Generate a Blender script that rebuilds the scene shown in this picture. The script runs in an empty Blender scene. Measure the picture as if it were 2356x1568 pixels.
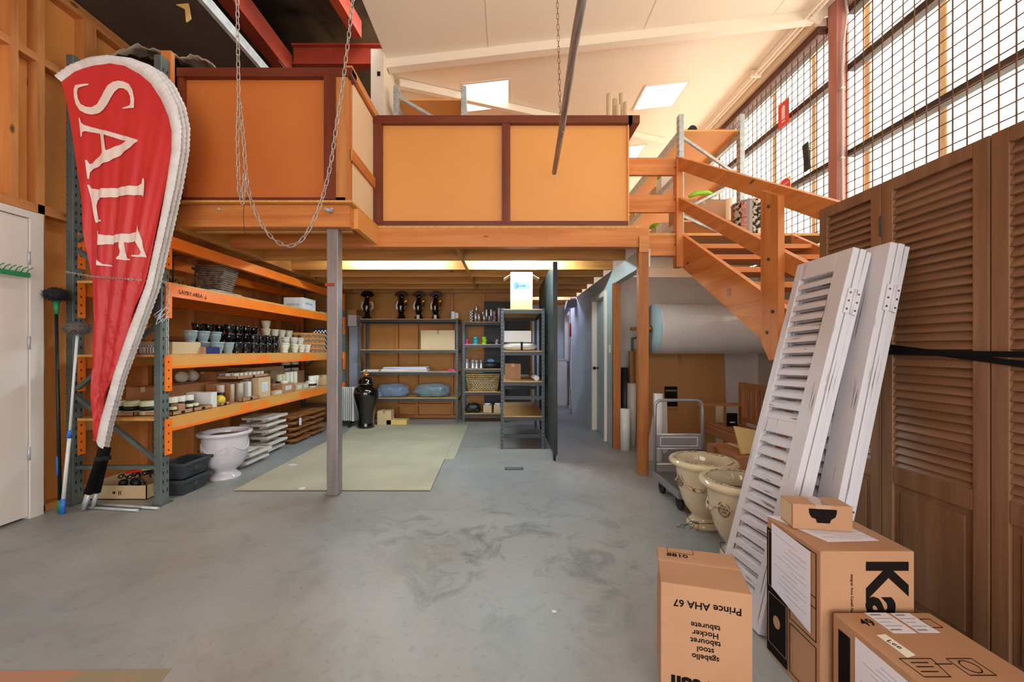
import bpy, bmesh, math, random
from mathutils import Vector, Matrix, Euler
random.seed(7)
S = bpy.context.scene
C = S.collection
PI = math.pi
# ------------------------------------------------ camera, world, exposure
F, UX, VY, H = 900.0, 1165.0, 803.0, 1.3
cd = bpy.data.cameras.new('camera'); cam = bpy.data.objects.new('camera', cd); C.objects.link(cam)
cam.location = (0, 0, H); cam.rotation_euler = (PI/2, 0, 0)
cd.sensor_width = 36; cd.lens = 36*F/2356
cd.shift_x = (1178-UX)/2356; cd.shift_y = (VY-784)/2356
cd.clip_start = .05
S.camera = cam
S.view_settings.view_transform = 'Standard'; S.view_settings.look = 'None'
S.view_settings.gamma = 1; S.view_settings.use_curve_mapping = False
S.view_settings.exposure = 0.22
w = bpy.data.worlds.new('world'); S.world = w; w.use_nodes = True
bg = w.node_tree.nodes['Background']; bg.inputs[0].default_value = (1.0, .985, .96, 1); bg.inputs[1].default_value = 4.4

def portal(name, loc, rot, sx, sy):
    l = bpy.data.lights.new(name, 'AREA'); l.shape = 'RECTANGLE'; l.size = sx; l.size_y = sy
    l.cycles.is_portal = True
    o = bpy.data.objects.new(name, l); o.location = loc; o.rotation_euler = rot; C.objects.link(o)
portal('daylight_side', (3.98, 4.6, 3.85), (0, PI/2, 0), 2.7, 8.8)
portal('daylight_rear_opening', (.1, -3.05, 1.6), (PI/2, 0, 0), 5.4, 3.2)
# ------------------------------------------------ materials
def lin(c):
    return tuple(((x/255)/12.92 if x/255 <= .04045 else ((x/255+.055)/1.055)**2.4) for x in c)+(1,)
def mat(name, col, rough=.6, metal=0, col2=None, scale=6, stretch=(1,1,1), bump=0, bscale=60, detail=4, lo=.35, hi=.65,
        coat=0, distort=0, trans=0, alpha=1, emit=0, spec=None):
    m = bpy.data.materials.new(name); m.use_nodes = True
    nt = m.node_tree; N = nt.nodes; L = nt.links; b = N['Principled BSDF']
    b.inputs['Base Color'].default_value = lin(col); b.inputs['Roughness'].default_value = rough
    b.inputs['Metallic'].default_value = metal; b.inputs['Coat Weight'].default_value = coat
    b.inputs['Transmission Weight'].default_value = trans; b.inputs['Alpha'].default_value = alpha
    if spec is not None: b.inputs['Specular IOR Level'].default_value = spec
    if emit:
        b.inputs['Emission Color'].default_value = lin(col); b.inputs['Emission Strength'].default_value = emit
    tc = N.new('ShaderNodeTexCoord'); mp = N.new('ShaderNodeMapping'); L.new(tc.outputs['Object'], mp.inputs[0])
    mp.inputs['Scale'].default_value = stretch
    if col2:
        n = N.new('ShaderNodeTexNoise'); n.inputs['Scale'].default_value = scale; n.inputs['Detail'].default_value = detail
        n.inputs['Distortion'].default_value = distort
        L.new(mp.outputs[0], n.inputs['Vector'])
        r = N.new('ShaderNodeValToRGB'); r.color_ramp.elements[0].position = lo; r.color_ramp.elements[1].position = hi
        r.color_ramp.elements[0].color = lin(col); r.color_ramp.elements[1].color = lin(col2)
        L.new(n.outputs['Fac'], r.inputs[0]); L.new(r.outputs[0], b.inputs['Base Color'])
    if bump:
        n2 = N.new('ShaderNodeTexNoise'); n2.inputs['Scale'].default_value = bscale; L.new(mp.outputs[0], n2.inputs['Vector'])
        bp = N.new('ShaderNodeBump'); bp.inputs['Strength'].default_value = bump; bp.inputs['Distance'].default_value = .01
        L.new(n2.outputs['Fac'], bp.inputs['Height']); L.new(bp.outputs[0], b.inputs['Normal'])
    return m
def wood(name, c1, c2, axis, knots=True, rough=.55):
    st = {'X':(.7,11,11), 'Y':(11,.7,11), 'Z':(11,11,.7)}[axis]
    m = mat(name, c1, rough, col2=c2, scale=1.6, stretch=st, detail=5, distort=.6, lo=.3, hi=.72, bump=.08, bscale=8)
    if knots:
        nt = m.node_tree; N = nt.nodes; L = nt.links; b = N['Principled BSDF']
        tc = N.new('ShaderNodeTexCoord'); mp = N.new('ShaderNodeMapping'); L.new(tc.outputs['Object'], mp.inputs[0])
        mp.inputs['Scale'].default_value = {'X':(1.5,3.4,3.4), 'Y':(3.4,1.5,3.4), 'Z':(3.4,3.4,1.5)}[axis]
        v = N.new('ShaderNodeTexVoronoi'); v.inputs['Scale'].default_value = 1.7; L.new(mp.outputs[0], v.inputs['Vector'])
        r = N.new('ShaderNodeValToRGB'); r.color_ramp.elements[0].position = .05; r.color_ramp.elements[1].position = .11
        r.color_ramp.elements[0].color = (0.25,.25,.25,1); r.color_ramp.elements[1].color = (1,1,1,1)
        L.new(v.outputs['Distance'], r.inputs[0])
        mx = N.new('ShaderNodeMixRGB'); mx.blend_type = 'MULTIPLY'; mx.inputs[0].default_value = 1
        src = b.inputs['Base Color'].links[0].from_socket
        L.new(src, mx.inputs[1]); L.new(r.outputs[0], mx.inputs[2]); L.new(mx.outputs[0], b.inputs['Base Color'])
    return m
M = {}
M['ply'] = mat('plywood', (226,156,84), .6, col2=(212,138,68), scale=.9, detail=3, lo=.3, hi=.7, bump=.03)
M['ply_lt'] = mat('plywood_light', (228,160,88), .55, col2=(216,144,74), scale=.7, detail=3, lo=.3, hi=.7)
M['ply_red'] = mat('plywood_reddish', (206,118,52), .55, col2=(190,100,40), scale=.8, detail=3, lo=.3, hi=.7)
M['ply_sunlit'] = mat('plywood_sunlit', (233,205,172), .5, col2=(226,196,160), scale=1)  # sunlit paleness of the balustrade side panel put into the ply colour
M['ply_back'] = mat('hardboard', (204,148,80), .6, col2=(190,132,64), scale=.7, detail=2)
for a in 'XYZ':
    M['pine'+a] = wood('pine_'+a, (214,138,72), (184,104,46), a)
    M['joist'+a] = wood('joist_'+a, (204,150,80), (170,112,50), a)
    M['stud'+a] = wood('stud_'+a, (208,142,80), (180,110,58), a)
    M['red'+a] = wood('stained_'+a, (122,54,30), (92,36,20), a, knots=False, rough=.45)
    M['teak'+a] = wood('teak_'+a, (142,104,74), (112,76,50), a, knots=False, rough=.45)
    M['bench'+a] = wood('bench_'+a, (178,118,74), (146,92,56), a, knots=False)
    M['brown'+a] = wood('brown_'+a, (170,112,62), (134,82,40), a, knots=False)
M['dark_ply'] = mat('dark_panel', (84,72,64), .7, col2=(76,66,60), scale=1)
M['white'] = mat('white_paint', (222,214,208), .5, col2=(214,206,200), scale=1.5)
M['cream'] = mat('cream_paint', (236,222,204), .6)
M['ceil'] = mat('ceiling_paint', (244,230,212), .7, col2=(238,222,202), scale=.5)
M['plaster'] = mat('plaster', (204,214,214), .7, col2=(192,203,204), scale=2)
M['alcove'] = mat('alcove_paint', (208,198,190), .7, col2=(198,188,180), scale=1.5)
M['postZ'] = wood('post_pine', (184,118,60), (146,86,38), 'Z')
M['soil'] = mat('dry_soil', (120,84,58), .9, col2=(92,62,42), scale=20)
M['trolleysteel'] = mat('trolley_steel', (148,148,156), .35, .5)
M['whitewoodX'] = mat('distressed_white_slats', (206,204,210), .55, col2=(126,114,110), scale=1, stretch=(4,60,60), lo=.62, hi=.66, detail=5, bump=.1, bscale=8)
M['whitewood'] = mat('distressed_white', (206,204,210), .55, col2=(116,104,100), scale=1, stretch=(70,70,2.4), lo=.63, hi=.66, detail=6, bump=.1, bscale=20)
M['steel'] = mat('galvanised', (196,202,204), .4, .25, col2=(172,180,184), scale=14, detail=2)
M['postpaint'] = mat('grey_steel', (150,146,148), .4, .5, col2=(134,130,132), scale=5, stretch=(6,6,.5))
M['rackgrey'] = mat('rack_grey', (108,118,116), .5, .3, col2=(92,100,98), scale=5)
M['boltgrey'] = mat('bolt_grey', (88,98,106), .5, .3, col2=(76,84,92), scale=5)
M['shelfply'] = mat('shelf_ply', (236,172,96), .5, col2=(224,156,82), scale=1.2)
M['darktrim'] = mat('dark_chord', (104,66,52), .6, col2=(80,50,40), scale=4)
M['medal'] = mat('dark_medallion', (92,76,62), .3, col2=(150,132,108), scale=60)
M['slot'] = mat('slot_black', (14,14,14), .9)
M['orange'] = mat('rack_orange', (255,134,34), .45, col2=(248,120,26), scale=4)
M['orangeworn'] = mat('rack_beam_worn', (252,130,34), .5, col2=(222,160,84), scale=1.2, lo=.42, hi=.5)
M['particle'] = mat('particle_board', (222,164,92), .6, col2=(206,146,76), scale=30)
M['dkgrey'] = mat('shelf_charcoal', (60,66,72), .5, .2, col2=(50,55,60), scale=5)
M['mdf'] = mat('mdf', (206,164,108), .6, col2=(194,150,92), scale=8)
M['black'] = mat('black_paint', (16,20,20), .5)
M['blackgloss'] = mat('black_glaze', (8,9,10), .08, coat=1)
M['rubber'] = mat('rubber', (20,20,20), .7)
M['redsteel'] = mat('red_oxide', (170,62,36), .55, col2=(140,46,28), scale=3)
M['redpost'] = mat('red_post', (176,116,102), .6, col2=(166,106,94), scale=4, stretch=(3,3,.5))
M['darkvoid'] = mat('roof_foil', (92,76,56), .45, col2=(26,20,16), scale=1.6, bump=.6, bscale=3)
M['rust'] = mat('rusty_wire', (128,88,68), .7, .3, col2=(92,56,40), scale=9)
M['darkrail'] = mat('weathered_rail', (84,74,64), .7, col2=(58,48,42), scale=5, stretch=(4,.6,4))
M['stripw'] = mat('pale_yellow_stud', (246,226,170), .7, col2=(238,206,140), scale=3)  # pale yellow, for the window strips and the sign card
M['carton'] = mat('cardboard', (180,136,102), .75, col2=(172,128,94), scale=3, stretch=(1,1,1))
M['carton_dk'] = mat('cardboard_brown', (166,112,70), .75, col2=(154,100,60), scale=2)
M['carton_lt'] = mat('cardboard_pale', (208,184,146), .75, col2=(198,172,132), scale=3)
M['kraft'] = mat('kraft_sheet', (172,124,72), .7, col2=(160,112,62), scale=1.2)
M['paper'] = mat('paper', (228,228,240), .6)
M['ink'] = mat('ink', (26,20,18), .95, spec=.1)
M['inklt'] = mat('faded_ink', (130,130,140), .8)
M['whiteplastic'] = mat('white_plastic', (226,228,228), .35)
M['glaze'] = mat('crackle_glaze', (216,204,172), .12, col2=(188,174,142), scale=5, lo=.45, hi=.85, detail=7, coat=.6)
M['glaze_w'] = mat('white_glaze', (216,212,220), .15, col2=(200,196,206), scale=4, coat=.6)
M['glaze_edge'] = mat('glaze_rim_wear', (120,110,110), .2, col2=(226,210,170), scale=40, lo=.4, hi=.6)
M['darkglaze'] = mat('dark_relief', (96,78,62), .3, col2=(206,190,156), scale=34, lo=.35, hi=.5)
M['potgrey'] = mat('pot_grey', (150,166,172), .25, coat=.5)
M['potcream'] = mat('pot_cream', (226,220,200), .25, coat=.5)
M['flagred'] = mat('flag_red', (206,50,52), .5, col2=(196,42,46), scale=2)
M['flagwhite'] = mat('flag_white', (226,222,222), .7, col2=(212,206,206), scale=9, bump=.3, bscale=60)
M['letter'] = mat('flag_letter', (232,214,206), .6)
M['strap'] = mat('black_strap', (10,10,12), .8, spec=.2)
M['silver'] = mat('silver_tube', (196,198,204), .25, .8)
M['lilac'] = mat('lilac_metal', (176,160,184), .3, .6)
M['chain'] = mat('zinc_chain', (188,184,178), .4, .6)
M['wax_white'] = mat('white_wax', (238,234,220), .5)
M['wax_green'] = mat('pale_green_wax', (212,214,176), .5)
M['wax_grey'] = mat('taupe_wax', (190,176,160), .5)
M['wicker'] = mat('wicker', (186,162,132), .7, col2=(120,96,72), scale=20)
M['wicker_gold'] = mat('rattan', (206,176,110), .6, col2=(170,136,76), scale=20)
M['wicker_dk'] = mat('grey_wicker', (150,130,112), .7, col2=(86,68,54), scale=22)
M['gold'] = mat('gold', (214,160,60), .25, .8)
M['plastic_clear'] = mat('clear_film', (226,230,232), .2, trans=.0, alpha=.42, coat=.5)
M['bubble'] = mat('bubble_wrap', (206,204,204), .18, bump=.6, bscale=60, coat=.6)
M['bluefoam'] = mat('pale_blue_foam', (176,206,214), .6)
M['mat_green'] = mat('rubber_mat', (182,176,152), .85, col2=(168,163,142), scale=2, bump=.2, bscale=120)
M['tube'] = mat('card_tube', (222,200,168), .7)
M['polygrey'] = mat('pole_grey', (176,160,150), .45, .3, col2=(130,112,104), scale=6, stretch=(8,.6,8))
M['green'] = mat('green_plastic', (30,130,84), .5)
M['blue'] = mat('blue_plastic', (50,110,200), .5)
M['navy'] = mat('navy_card', (36,40,96), .6)
M['lime'] = mat('lime', (150,210,50), .4)
M['cyan'] = mat('cyan', (40,170,200), .4)
M['pink'] = mat('pink', (230,60,150), .4)
M['signred'] = mat('sign_red', (214,44,36), .5)
M['yellowwax'] = mat('yellow_wax', (226,200,60), .35, coat=.3)
M['fluff'] = mat('duster_black', (34,32,36), .95, bump=1, bscale=40)
M['fluff_g'] = mat('duster_grey', (104,96,92), .95, bump=1, bscale=40)
M['pvc'] = mat('pvc_grey', (196,190,186), .4)
M['planter'] = mat('charcoal_planter', (58,64,70), .6, col2=(46,50,56), scale=30)
M['lamp'] = mat('tube_lamp', (214,244,255), .5, emit=190)
M['lamp_blue'] = mat('hall_lamp', (196,208,255), .5, emit=110)
M['bagclear'] = mat('clear_bag', (150,170,190), .15, alpha=.4, bump=1, bscale=22, coat=.9)
M['linenblue'] = mat('blue_linen', (60,90,140), .8, col2=(120,140,176), scale=12)
M['linengreen'] = mat('green_linen', (48,84,74), .8, col2=(110,136,124), scale=12)
# concrete
def concrete():
    m = mat('concrete', (166,167,167), .42, col2=(135,136,136), scale=.8, detail=9, lo=.35, hi=.68, distort=.5, bump=.12, bscale=9)
    nt = m.node_tree; N = nt.nodes; L = nt.links; b = N['Principled BSDF']
    tc = N.new('ShaderNodeTexCoord')
    n = N.new('ShaderNodeTexNoise'); n.inputs['Scale'].default_value = 3.2; n.inputs['Detail'].default_value = 12; n.inputs['Roughness'].default_value = .7
    n.inputs['Distortion'].default_value = 1.2; L.new(tc.outputs['Object'], n.inputs['Vector'])
    r = N.new('ShaderNodeValToRGB'); e = r.color_ramp.elements; e[0].position = .36; e[0].color = (.5,.51,.52,1); e[1].position = .5; e[1].color = (1,1,1,1)
    x = r.color_ramp.elements.new(.72); x.color = (1.0,1.0,1.0,1); x = r.color_ramp.elements.new(.78); x.color = (1,1,1,1)
    L.new(n.outputs['Fac'], r.inputs[0])
    # worn, stained patch in the middle of the floor, and warm / cool cement tints
    def nm(k, **kw):
        q = N.new(k)
        for kk, vv in kw.items(): q.inputs[kk].default_value = vv
        return q
    mp = nm('ShaderNodeMapping'); mp.inputs['Location'].default_value = (.02, -2.62*.9, 0); mp.inputs['Scale'].default_value = (.75, .9, 0); L.new(tc.outputs['Object'], mp.inputs[0])
    ln_ = N.new('ShaderNodeVectorMath'); ln_.operation = 'LENGTH'; L.new(mp.outputs[0], ln_.inputs[0])
    g = N.new('ShaderNodeTexNoise'); g.inputs['Scale'].default_value = 1.1; g.inputs['Detail'].default_value = 4; L.new(tc.outputs['Object'], g.inputs['Vector'])
    ad = N.new('ShaderNodeMath'); ad.operation = 'ADD'; L.new(ln_.outputs['Value'], ad.inputs[0]); L.new(g.outputs['Fac'], ad.inputs[1])
    gr = N.new('ShaderNodeMapRange'); gr.inputs[1].default_value = 1.35; gr.inputs[2].default_value = .75; gr.inputs[3].default_value = .25; gr.inputs[4].default_value = 1; L.new(ad.outputs[0], gr.inputs[0])
    mx = N.new('ShaderNodeMixRGB'); mx.blend_type = 'MULTIPLY'; L.new(gr.outputs[0], mx.inputs[0])
    L.new(b.inputs['Base Color'].links[0].from_socket, mx.inputs[1]); L.new(r.outputs[0], mx.inputs[2])
    g2 = N.new('ShaderNodeTexNoise'); g2.inputs['Scale'].default_value = .45; g2.inputs['Detail'].default_value = 3; L.new(tc.outputs['Object'], g2.inputs['Vector'])
    t2 = N.new('ShaderNodeValToRGB'); t2.color_ramp.elements[0].position = .38; t2.color_ramp.elements[0].color = (1, .93, .84, 1); t2.color_ramp.elements[1].position = .6; t2.color_ramp.elements[1].color = (.9, .97, 1, 1); L.new(g2.outputs['Fac'], t2.inputs[0])
    m2 = N.new('ShaderNodeMixRGB'); m2.blend_type = 'MULTIPLY'; m2.inputs[0].default_value = 1; L.new(mx.outputs[0], m2.inputs[1]); L.new(t2.outputs[0], m2.inputs[2])
    g3 = N.new('ShaderNodeTexNoise'); g3.inputs['Scale'].default_value = 28; g3.inputs['Detail'].default_value = 6; L.new(tc.outputs['Object'], g3.inputs['Vector'])
    t3 = N.new('ShaderNodeValToRGB'); t3.color_ramp.elements[0].position = .28; t3.color_ramp.elements[0].color = (.84, .84, .84, 1); t3.color_ramp.elements[1].position = .42; t3.color_ramp.elements[1].color = (1, 1, 1, 1); L.new(g3.outputs['Fac'], t3.inputs[0])
    m3 = N.new('ShaderNodeMixRGB'); m3.blend_type = 'MULTIPLY'; m3.inputs[0].default_value = 1; L.new(m2.outputs[0], m3.inputs[1]); L.new(t3.outputs[0], m3.inputs[2]); L.new(m3.outputs[0], b.inputs['Base Color'])
    return m
M['concrete'] = concrete()
def glass(name, col, t):
    m = bpy.data.materials.new(name); m.use_nodes = True; nt = m.node_tree; N = nt.nodes; L = nt.links; N.remove(N['Principled BSDF'])
    out = N['Material Output']; a = N.new('ShaderNodeBsdfTransparent'); a.inputs[0].default_value = lin(col)
    b = N.new('ShaderNodeBsdfTranslucent'); b.inputs[0].default_value = lin(col); mx = N.new('ShaderNodeMixShader')
    n = N.new('ShaderNodeTexNoise'); n.inputs['Scale'].default_value = 6; n.inputs['Detail'].default_value = 8
    tc = N.new('ShaderNodeTexCoord'); mp = N.new('ShaderNodeMapping'); mp.inputs['Scale'].default_value = (1,9,1.2)
    L.new(tc.outputs['Object'], mp.inputs[0]); L.new(mp.outputs[0], n.inputs['Vector'])
    r = N.new('ShaderNodeMapRange'); r.inputs[1].default_value = .3; r.inputs[2].default_value = .75; r.inputs[3].default_value = t; r.inputs[4].default_value = t+.2
    L.new(n.outputs['Fac'], r.inputs[0]); L.new(r.outputs[0], mx.inputs[0]); L.new(a.outputs[0], mx.inputs[1]); L.new(b.outputs[0], mx.inputs[2]); L.new(mx.outputs[0], out.inputs[0])
    return m
M['sheet'] = glass('fibreglass_sheet', (255,252,244), .25)
M['skyglass'] = glass('skylight_sheet', (255,250,240), .1)
# ------------------------------------------------ mesh helpers
class B:
    def __init__(s): s.bm = bmesh.new(); s.mi = 0
    def box(s, x0, x1, y0, y1, z0, z1, R=None, o=None):
        pts = [Vector((x, y, z)) for x in (x0, x1) for y in (y0, y1) for z in (z0, z1)]
        if R is not None:
            o = Vector(o) if o is not None else Vector(((x0+x1)/2, (y0+y1)/2, (z0+z1)/2))
            pts = [R @ (p-o) + o for p in pts]
        v = [s.bm.verts.new(p) for p in pts]
        for f in ((0,1,3,2),(4,6,7,5),(0,4,5,1),(2,3,7,6),(0,2,6,4),(1,5,7,3)):
            s.bm.faces.new([v[i] for i in f]).material_index = s.mi
        return s
    def bar(s, a, b, w, h, up=(0,0,1)):
        a = Vector(a); b = Vector(b); d = (b-a).normalized(); u = Vector(up)
        sd = d.cross(u)
        if sd.length < 1e-4: sd = d.cross(Vector((1,0,0)))
        sd.normalize(); u = sd.cross(d).normalized()
        v = [s.bm.verts.new(p + sd*i*w/2 + u*j*h/2) for p in (a, b) for i, j in ((-1,-1),(1,-1),(1,1),(-1,1))]
        for f in ((0,3,2,1),(4,5,6,7),(0,1,5,4),(1,2,6,5),(2,3,7,6),(3,0,4,7)):
            s.bm.faces.new([v[i] for i in f]).material_index = s.mi
        return s
    def tube(s, pts, r, n=10, caps=True, closed=False):
        pts = [Vector(p) for p in pts]; rr = r if isinstance(r, (list, tuple)) else [r]*len(pts)
        rings = []; pu = None; m = len(pts)
        for i, p in enumerate(pts):
            if closed: d = pts[(i+1) % m]-pts[i-1]
            else: d = pts[min(i+1, m-1)]-pts[max(i-1, 0)]
            d.normalize()
            if pu is None:
                pu = Vector((0,0,1)) if abs(d.z) < .9 else Vector((1,0,0))
            u = (pu - d*pu.dot(d)).normalized(); pu = u; w_ = d.cross(u)
            rings.append([s.bm.verts.new(p + (u*math.cos(2*PI*k/n)+w_*math.sin(2*PI*k/n))*rr[i]) for k in range(n)])
        for i in range(m if closed else m-1):
            a, b = rings[i], rings[(i+1) % m]
            for k in range(n):
                f = s.bm.faces.new((a[k], a[(k+1) % n], b[(k+1) % n], b[k])); f.smooth = True; f.material_index = s.mi
        if caps and not closed:
            for rg in (rings[0], rings[-1]):
                f = s.bm.faces.new(rg); f.material_index = s.mi
        return s
    def cyl(s, a, b, r, n=20): return s.tube([a, b], r, n)
    def lathe(s, prof, c=(0,0,0), n=40, wob=0):
        c = Vector(c); rings = []
        for r, z in prof:
            rings.append([s.bm.verts.new(c+Vector((r*math.cos(2*PI*k/n), r*math.sin(2*PI*k/n), z))) for k in range(n)])
        for a, b in zip(rings, rings[1:]):
            for k in range(n):
                f = s.bm.faces.new((a[k], a[(k+1) % n], b[(k+1) % n], b[k])); f.smooth = True; f.material_index = s.mi
        for rg, z in ((rings[0], 0), (rings[-1], 1)):
            f = s.bm.faces.new(rg[::-1] if z == 0 else rg); f.material_index = s.mi
        return s
    def prism(s, poly, fn, d):
        """poly of 2-D points, fn maps (a,b) to 3-D, d extrusion vector"""
        d = Vector(d); a = [s.bm.verts.new(Vector(fn(*p))) for p in poly]; b = [s.bm.verts.new(Vector(fn(*p))+d) for p in poly]
        n = len(poly); s.bm.faces.new(a).material_index = s.mi; s.bm.faces.new(b[::-1]).material_index = s.mi
        for i in range(n): s.bm.faces.new((a[i], b[i], b[(i+1) % n], a[(i+1) % n])).material_index = s.mi
        return s
    def ball(s, c, r, n=16, sq=(1,1,1)):
        c = Vector(c); prof = []
        rings = []
        for i in range(1, n//2):
            t = PI*i/(n//2)
            rings.append([s.bm.verts.new(c+Vector((r*sq[0]*math.sin(t)*math.cos(2*PI*k/n), r*sq[1]*math.sin(t)*math.sin(2*PI*k/n), -r*sq[2]*math.cos(t)))) for k in range(n)])
        lo = s.bm.verts.new(c-Vector((0,0,r*sq[2]))); hi = s.bm.verts.new(c+Vector((0,0,r*sq[2])))
        for a, b in zip(rings, rings[1:]):
            for k in range(n):
                f = s.bm.faces.new((a[k], a[(k+1) % n], b[(k+1) % n], b[k])); f.smooth = True; f.material_index = s.mi
        for k in range(n):
            f = s.bm.faces.new((lo, rings[0][(k+1) % n], rings[0][k])); f.smooth = True; f.material_index = s.mi
            f = s.bm.faces.new((hi, rings[-1][k], rings[-1][(k+1) % n])); f.smooth = True; f.material_index = s.mi
        return s
    def xf(s, mtx): bmesh.ops.transform(s.bm, matrix=mtx, verts=s.bm.verts); return s
    def jit(s, a):
        for v in s.bm.verts: v.co += Vector((random.uniform(-a,a), random.uniform(-a,a), random.uniform(-a,a)))
        return s
    def build(s, name, m, parent=None, loc=None, rot=None, bevel=0, label=None):
        bmesh.ops.recalc_face_normals(s.bm, faces=s.bm.faces)
        me = bpy.data.meshes.new(name); s.bm.to_mesh(me); s.bm.free()
        for mm in (m if isinstance(m, (list, tuple)) else [m]): me.materials.append(M[mm] if isinstance(mm, str) else mm)
        o = bpy.data.objects.new(name, me); C.objects.link(o)
        if parent: o.parent = parent
        if loc is not None: o.location = loc
        if rot is not None: o.rotation_euler = rot
        if bevel:
            md = o.modifiers.new('bevel', 'BEVEL'); md.width = bevel; md.segments = 2; md.limit_method = 'ANGLE'
        if label: o['label'] = label
        return o
def tag(o, label, cat, group=None):
    o['label'] = label; o['category'] = cat
    if group: o['group'] = group
    return o
def struct(o): o['kind'] = 'structure'; return o
def thing(name, label, cat, loc=(0,0,0), rz=0, group=None, rot=None):
    o = bpy.data.objects.new(name, None); C.objects.link(o); o.location = loc
    o.rotation_euler = rot if rot else (0,0,rz); o.empty_display_size = .05
    return tag(o, label, cat, group)
def dup(root, loc=None, rz=None, label=None, group=None):
    r = root.copy(); C.objects.link(r)
    if loc is not None: r.location = loc
    if rz is not None: r.rotation_euler = (0,0,rz)
    if label: r['label'] = label
    if group: r['group'] = group
    for ch in list(root.children):
        c = ch.copy(); C.objects.link(c); c.parent = r
        for g in list(ch.children):
            d = g.copy(); C.objects.link(d); d.parent = c
    return r
def P(u, v, Y): return Vector(((u-UX)/F*Y, Y, H-(v-VY)/F*Y))
def G(u, v, z=0.0): return P(u, v, F*(H-z)/(v-VY))
def text(name, s, size, o, xd, yd, m, parent, bold=0, ext=.0004, align='CENTER', sx=1.0, ay='CENTER'):
    """flat printed lettering: o centre, xd reading direction, yd up direction of the letters"""
    cu = bpy.data.curves.new(name, 'FONT'); cu.body = s; cu.size = size; cu.align_x = align; cu.align_y = ay
    cu.extrude = ext; cu.offset = bold; cu.resolution_u = 3
    t = bpy.data.objects.new(name+'_src', cu); C.objects.link(t)
    dg = bpy.context.evaluated_depsgraph_get(); dg.update()
    me = bpy.data.meshes.new_from_object(t.evaluated_get(dg)); bpy.data.objects.remove(t)
    xd = Vector(xd).normalized(); yd = Vector(yd).normalized(); zd = xd.cross(yd)
    mt = Matrix((( xd.x*sx, yd.x, zd.x, o[0]), (xd.y*sx, yd.y, zd.y, o[1]), (xd.z*sx, yd.z, zd.z, o[2]), (0,0,0,1)))
    me.transform(mt); me.materials.clear(); me.materials.append(M[m])
    ob = bpy.data.objects.new(name, me); C.objects.link(ob)
    if parent: ob.parent = parent
    return ob
def rot(a, ax): return Matrix.Rotation(a, 3, ax)
# ================================================ STRUCTURE
def st(name, b, m, **k): return struct(b.build(name, m, **k))
fl = st('floor', B().box(-4.2, 4.2, -4.5, 10.6, -.12, 0), 'concrete')
B().prism([tuple(G(u, v)[:2]) for u, v in ((-300,1545),(0,1543),(180,1541),(300,1540),(395,1538),(370,1568),(330,1640),(-400,1640))], lambda x, y: (x, y, .0), (0,0,.0012)).build('patched_slab', mat('patched_slab', (146,134,112), .7, col2=(172,128,102), scale=2.2, lo=.5, hi=.62, detail=6), fl)
# left wall: ply sheets with studs and noggings showing
wl = st('wall_left', B().box(-3.9, -3.8, -3.0, 10.6, 0, 4.3), 'ply')
for y in (-.2, .4, 1.0, 1.6, 2.93, 3.1, 3.44, 4.05, 4.65, 5.25, 5.85, 6.45, 7.05):
    B().box(-3.8, -3.71, y, y+.045 if y != 3.44 else y+.1, 0 if y not in (2.93,) else 2.45, 4.2).build('stud', 'studZ', wl)
B().box(-3.8, -3.71, -.6, 7.5, 4.2, 4.29).build('top_plate', 'studY', wl)
B().box(-3.8, -3.71, -.6, 7.5, 2.38, 2.45).build('nogging', 'studY', wl)
B().box(-3.8, -3.715, -.6, 3.44, 3.58, 3.64).build('nogging', 'studY', wl)
for y0 in (3.54, 4.1, 4.7, 5.3, 5.9, 6.5):
    B().box(-3.8, -3.72, y0, y0+.55, 1.4, 1.445).build('nogging', 'studY', wl)
B().box(-3.8, -3.71, 3.1, 7.5, 0, .05).build('bottom_plate', 'studY', wl)
d = st('door_1', B().box(-3.71, -3.67, 2.0, 3.0, .02, 2.3), 'white')
fr = B(); fr.box(-3.72, -3.655, 3.005, 3.09, 0, 2.36); fr.box(-3.72, -3.655, 2.0, 3.005, 2.305, 2.36)
fr.build('door_frame', 'white', d)
hb = B()
for z in (.45, 1.3, 1.95): hb.cyl((-3.66, 3.0, z), (-3.66, 3.0, z+.1), .008, 8)
hb.build('hinge', 'steel', d)
# back wall under the mezzanine
wb = st('wall_back', B().box(-3.8, .5, 7.5, 7.6, 0, 2.55), 'ply_back')
for x in (-3.3, -2.7, -2.1, -1.72, -1.05, -.45, .15): B().box(x, x+.045, 7.41, 7.5, .05, 2.36).build('stud', 'studZ', wb)
B().box(-3.8, .5, 7.41, 7.5, 0, .05).build('bottom_plate', 'studX', wb)
for x0, x1 in ((-3.25,-2.7),(-2.05,-1.72),(-1.67,-1.05)): B().box(x0, x1, 7.41, 7.5, .22, .265).build('nogging', 'studX', wb)
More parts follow.
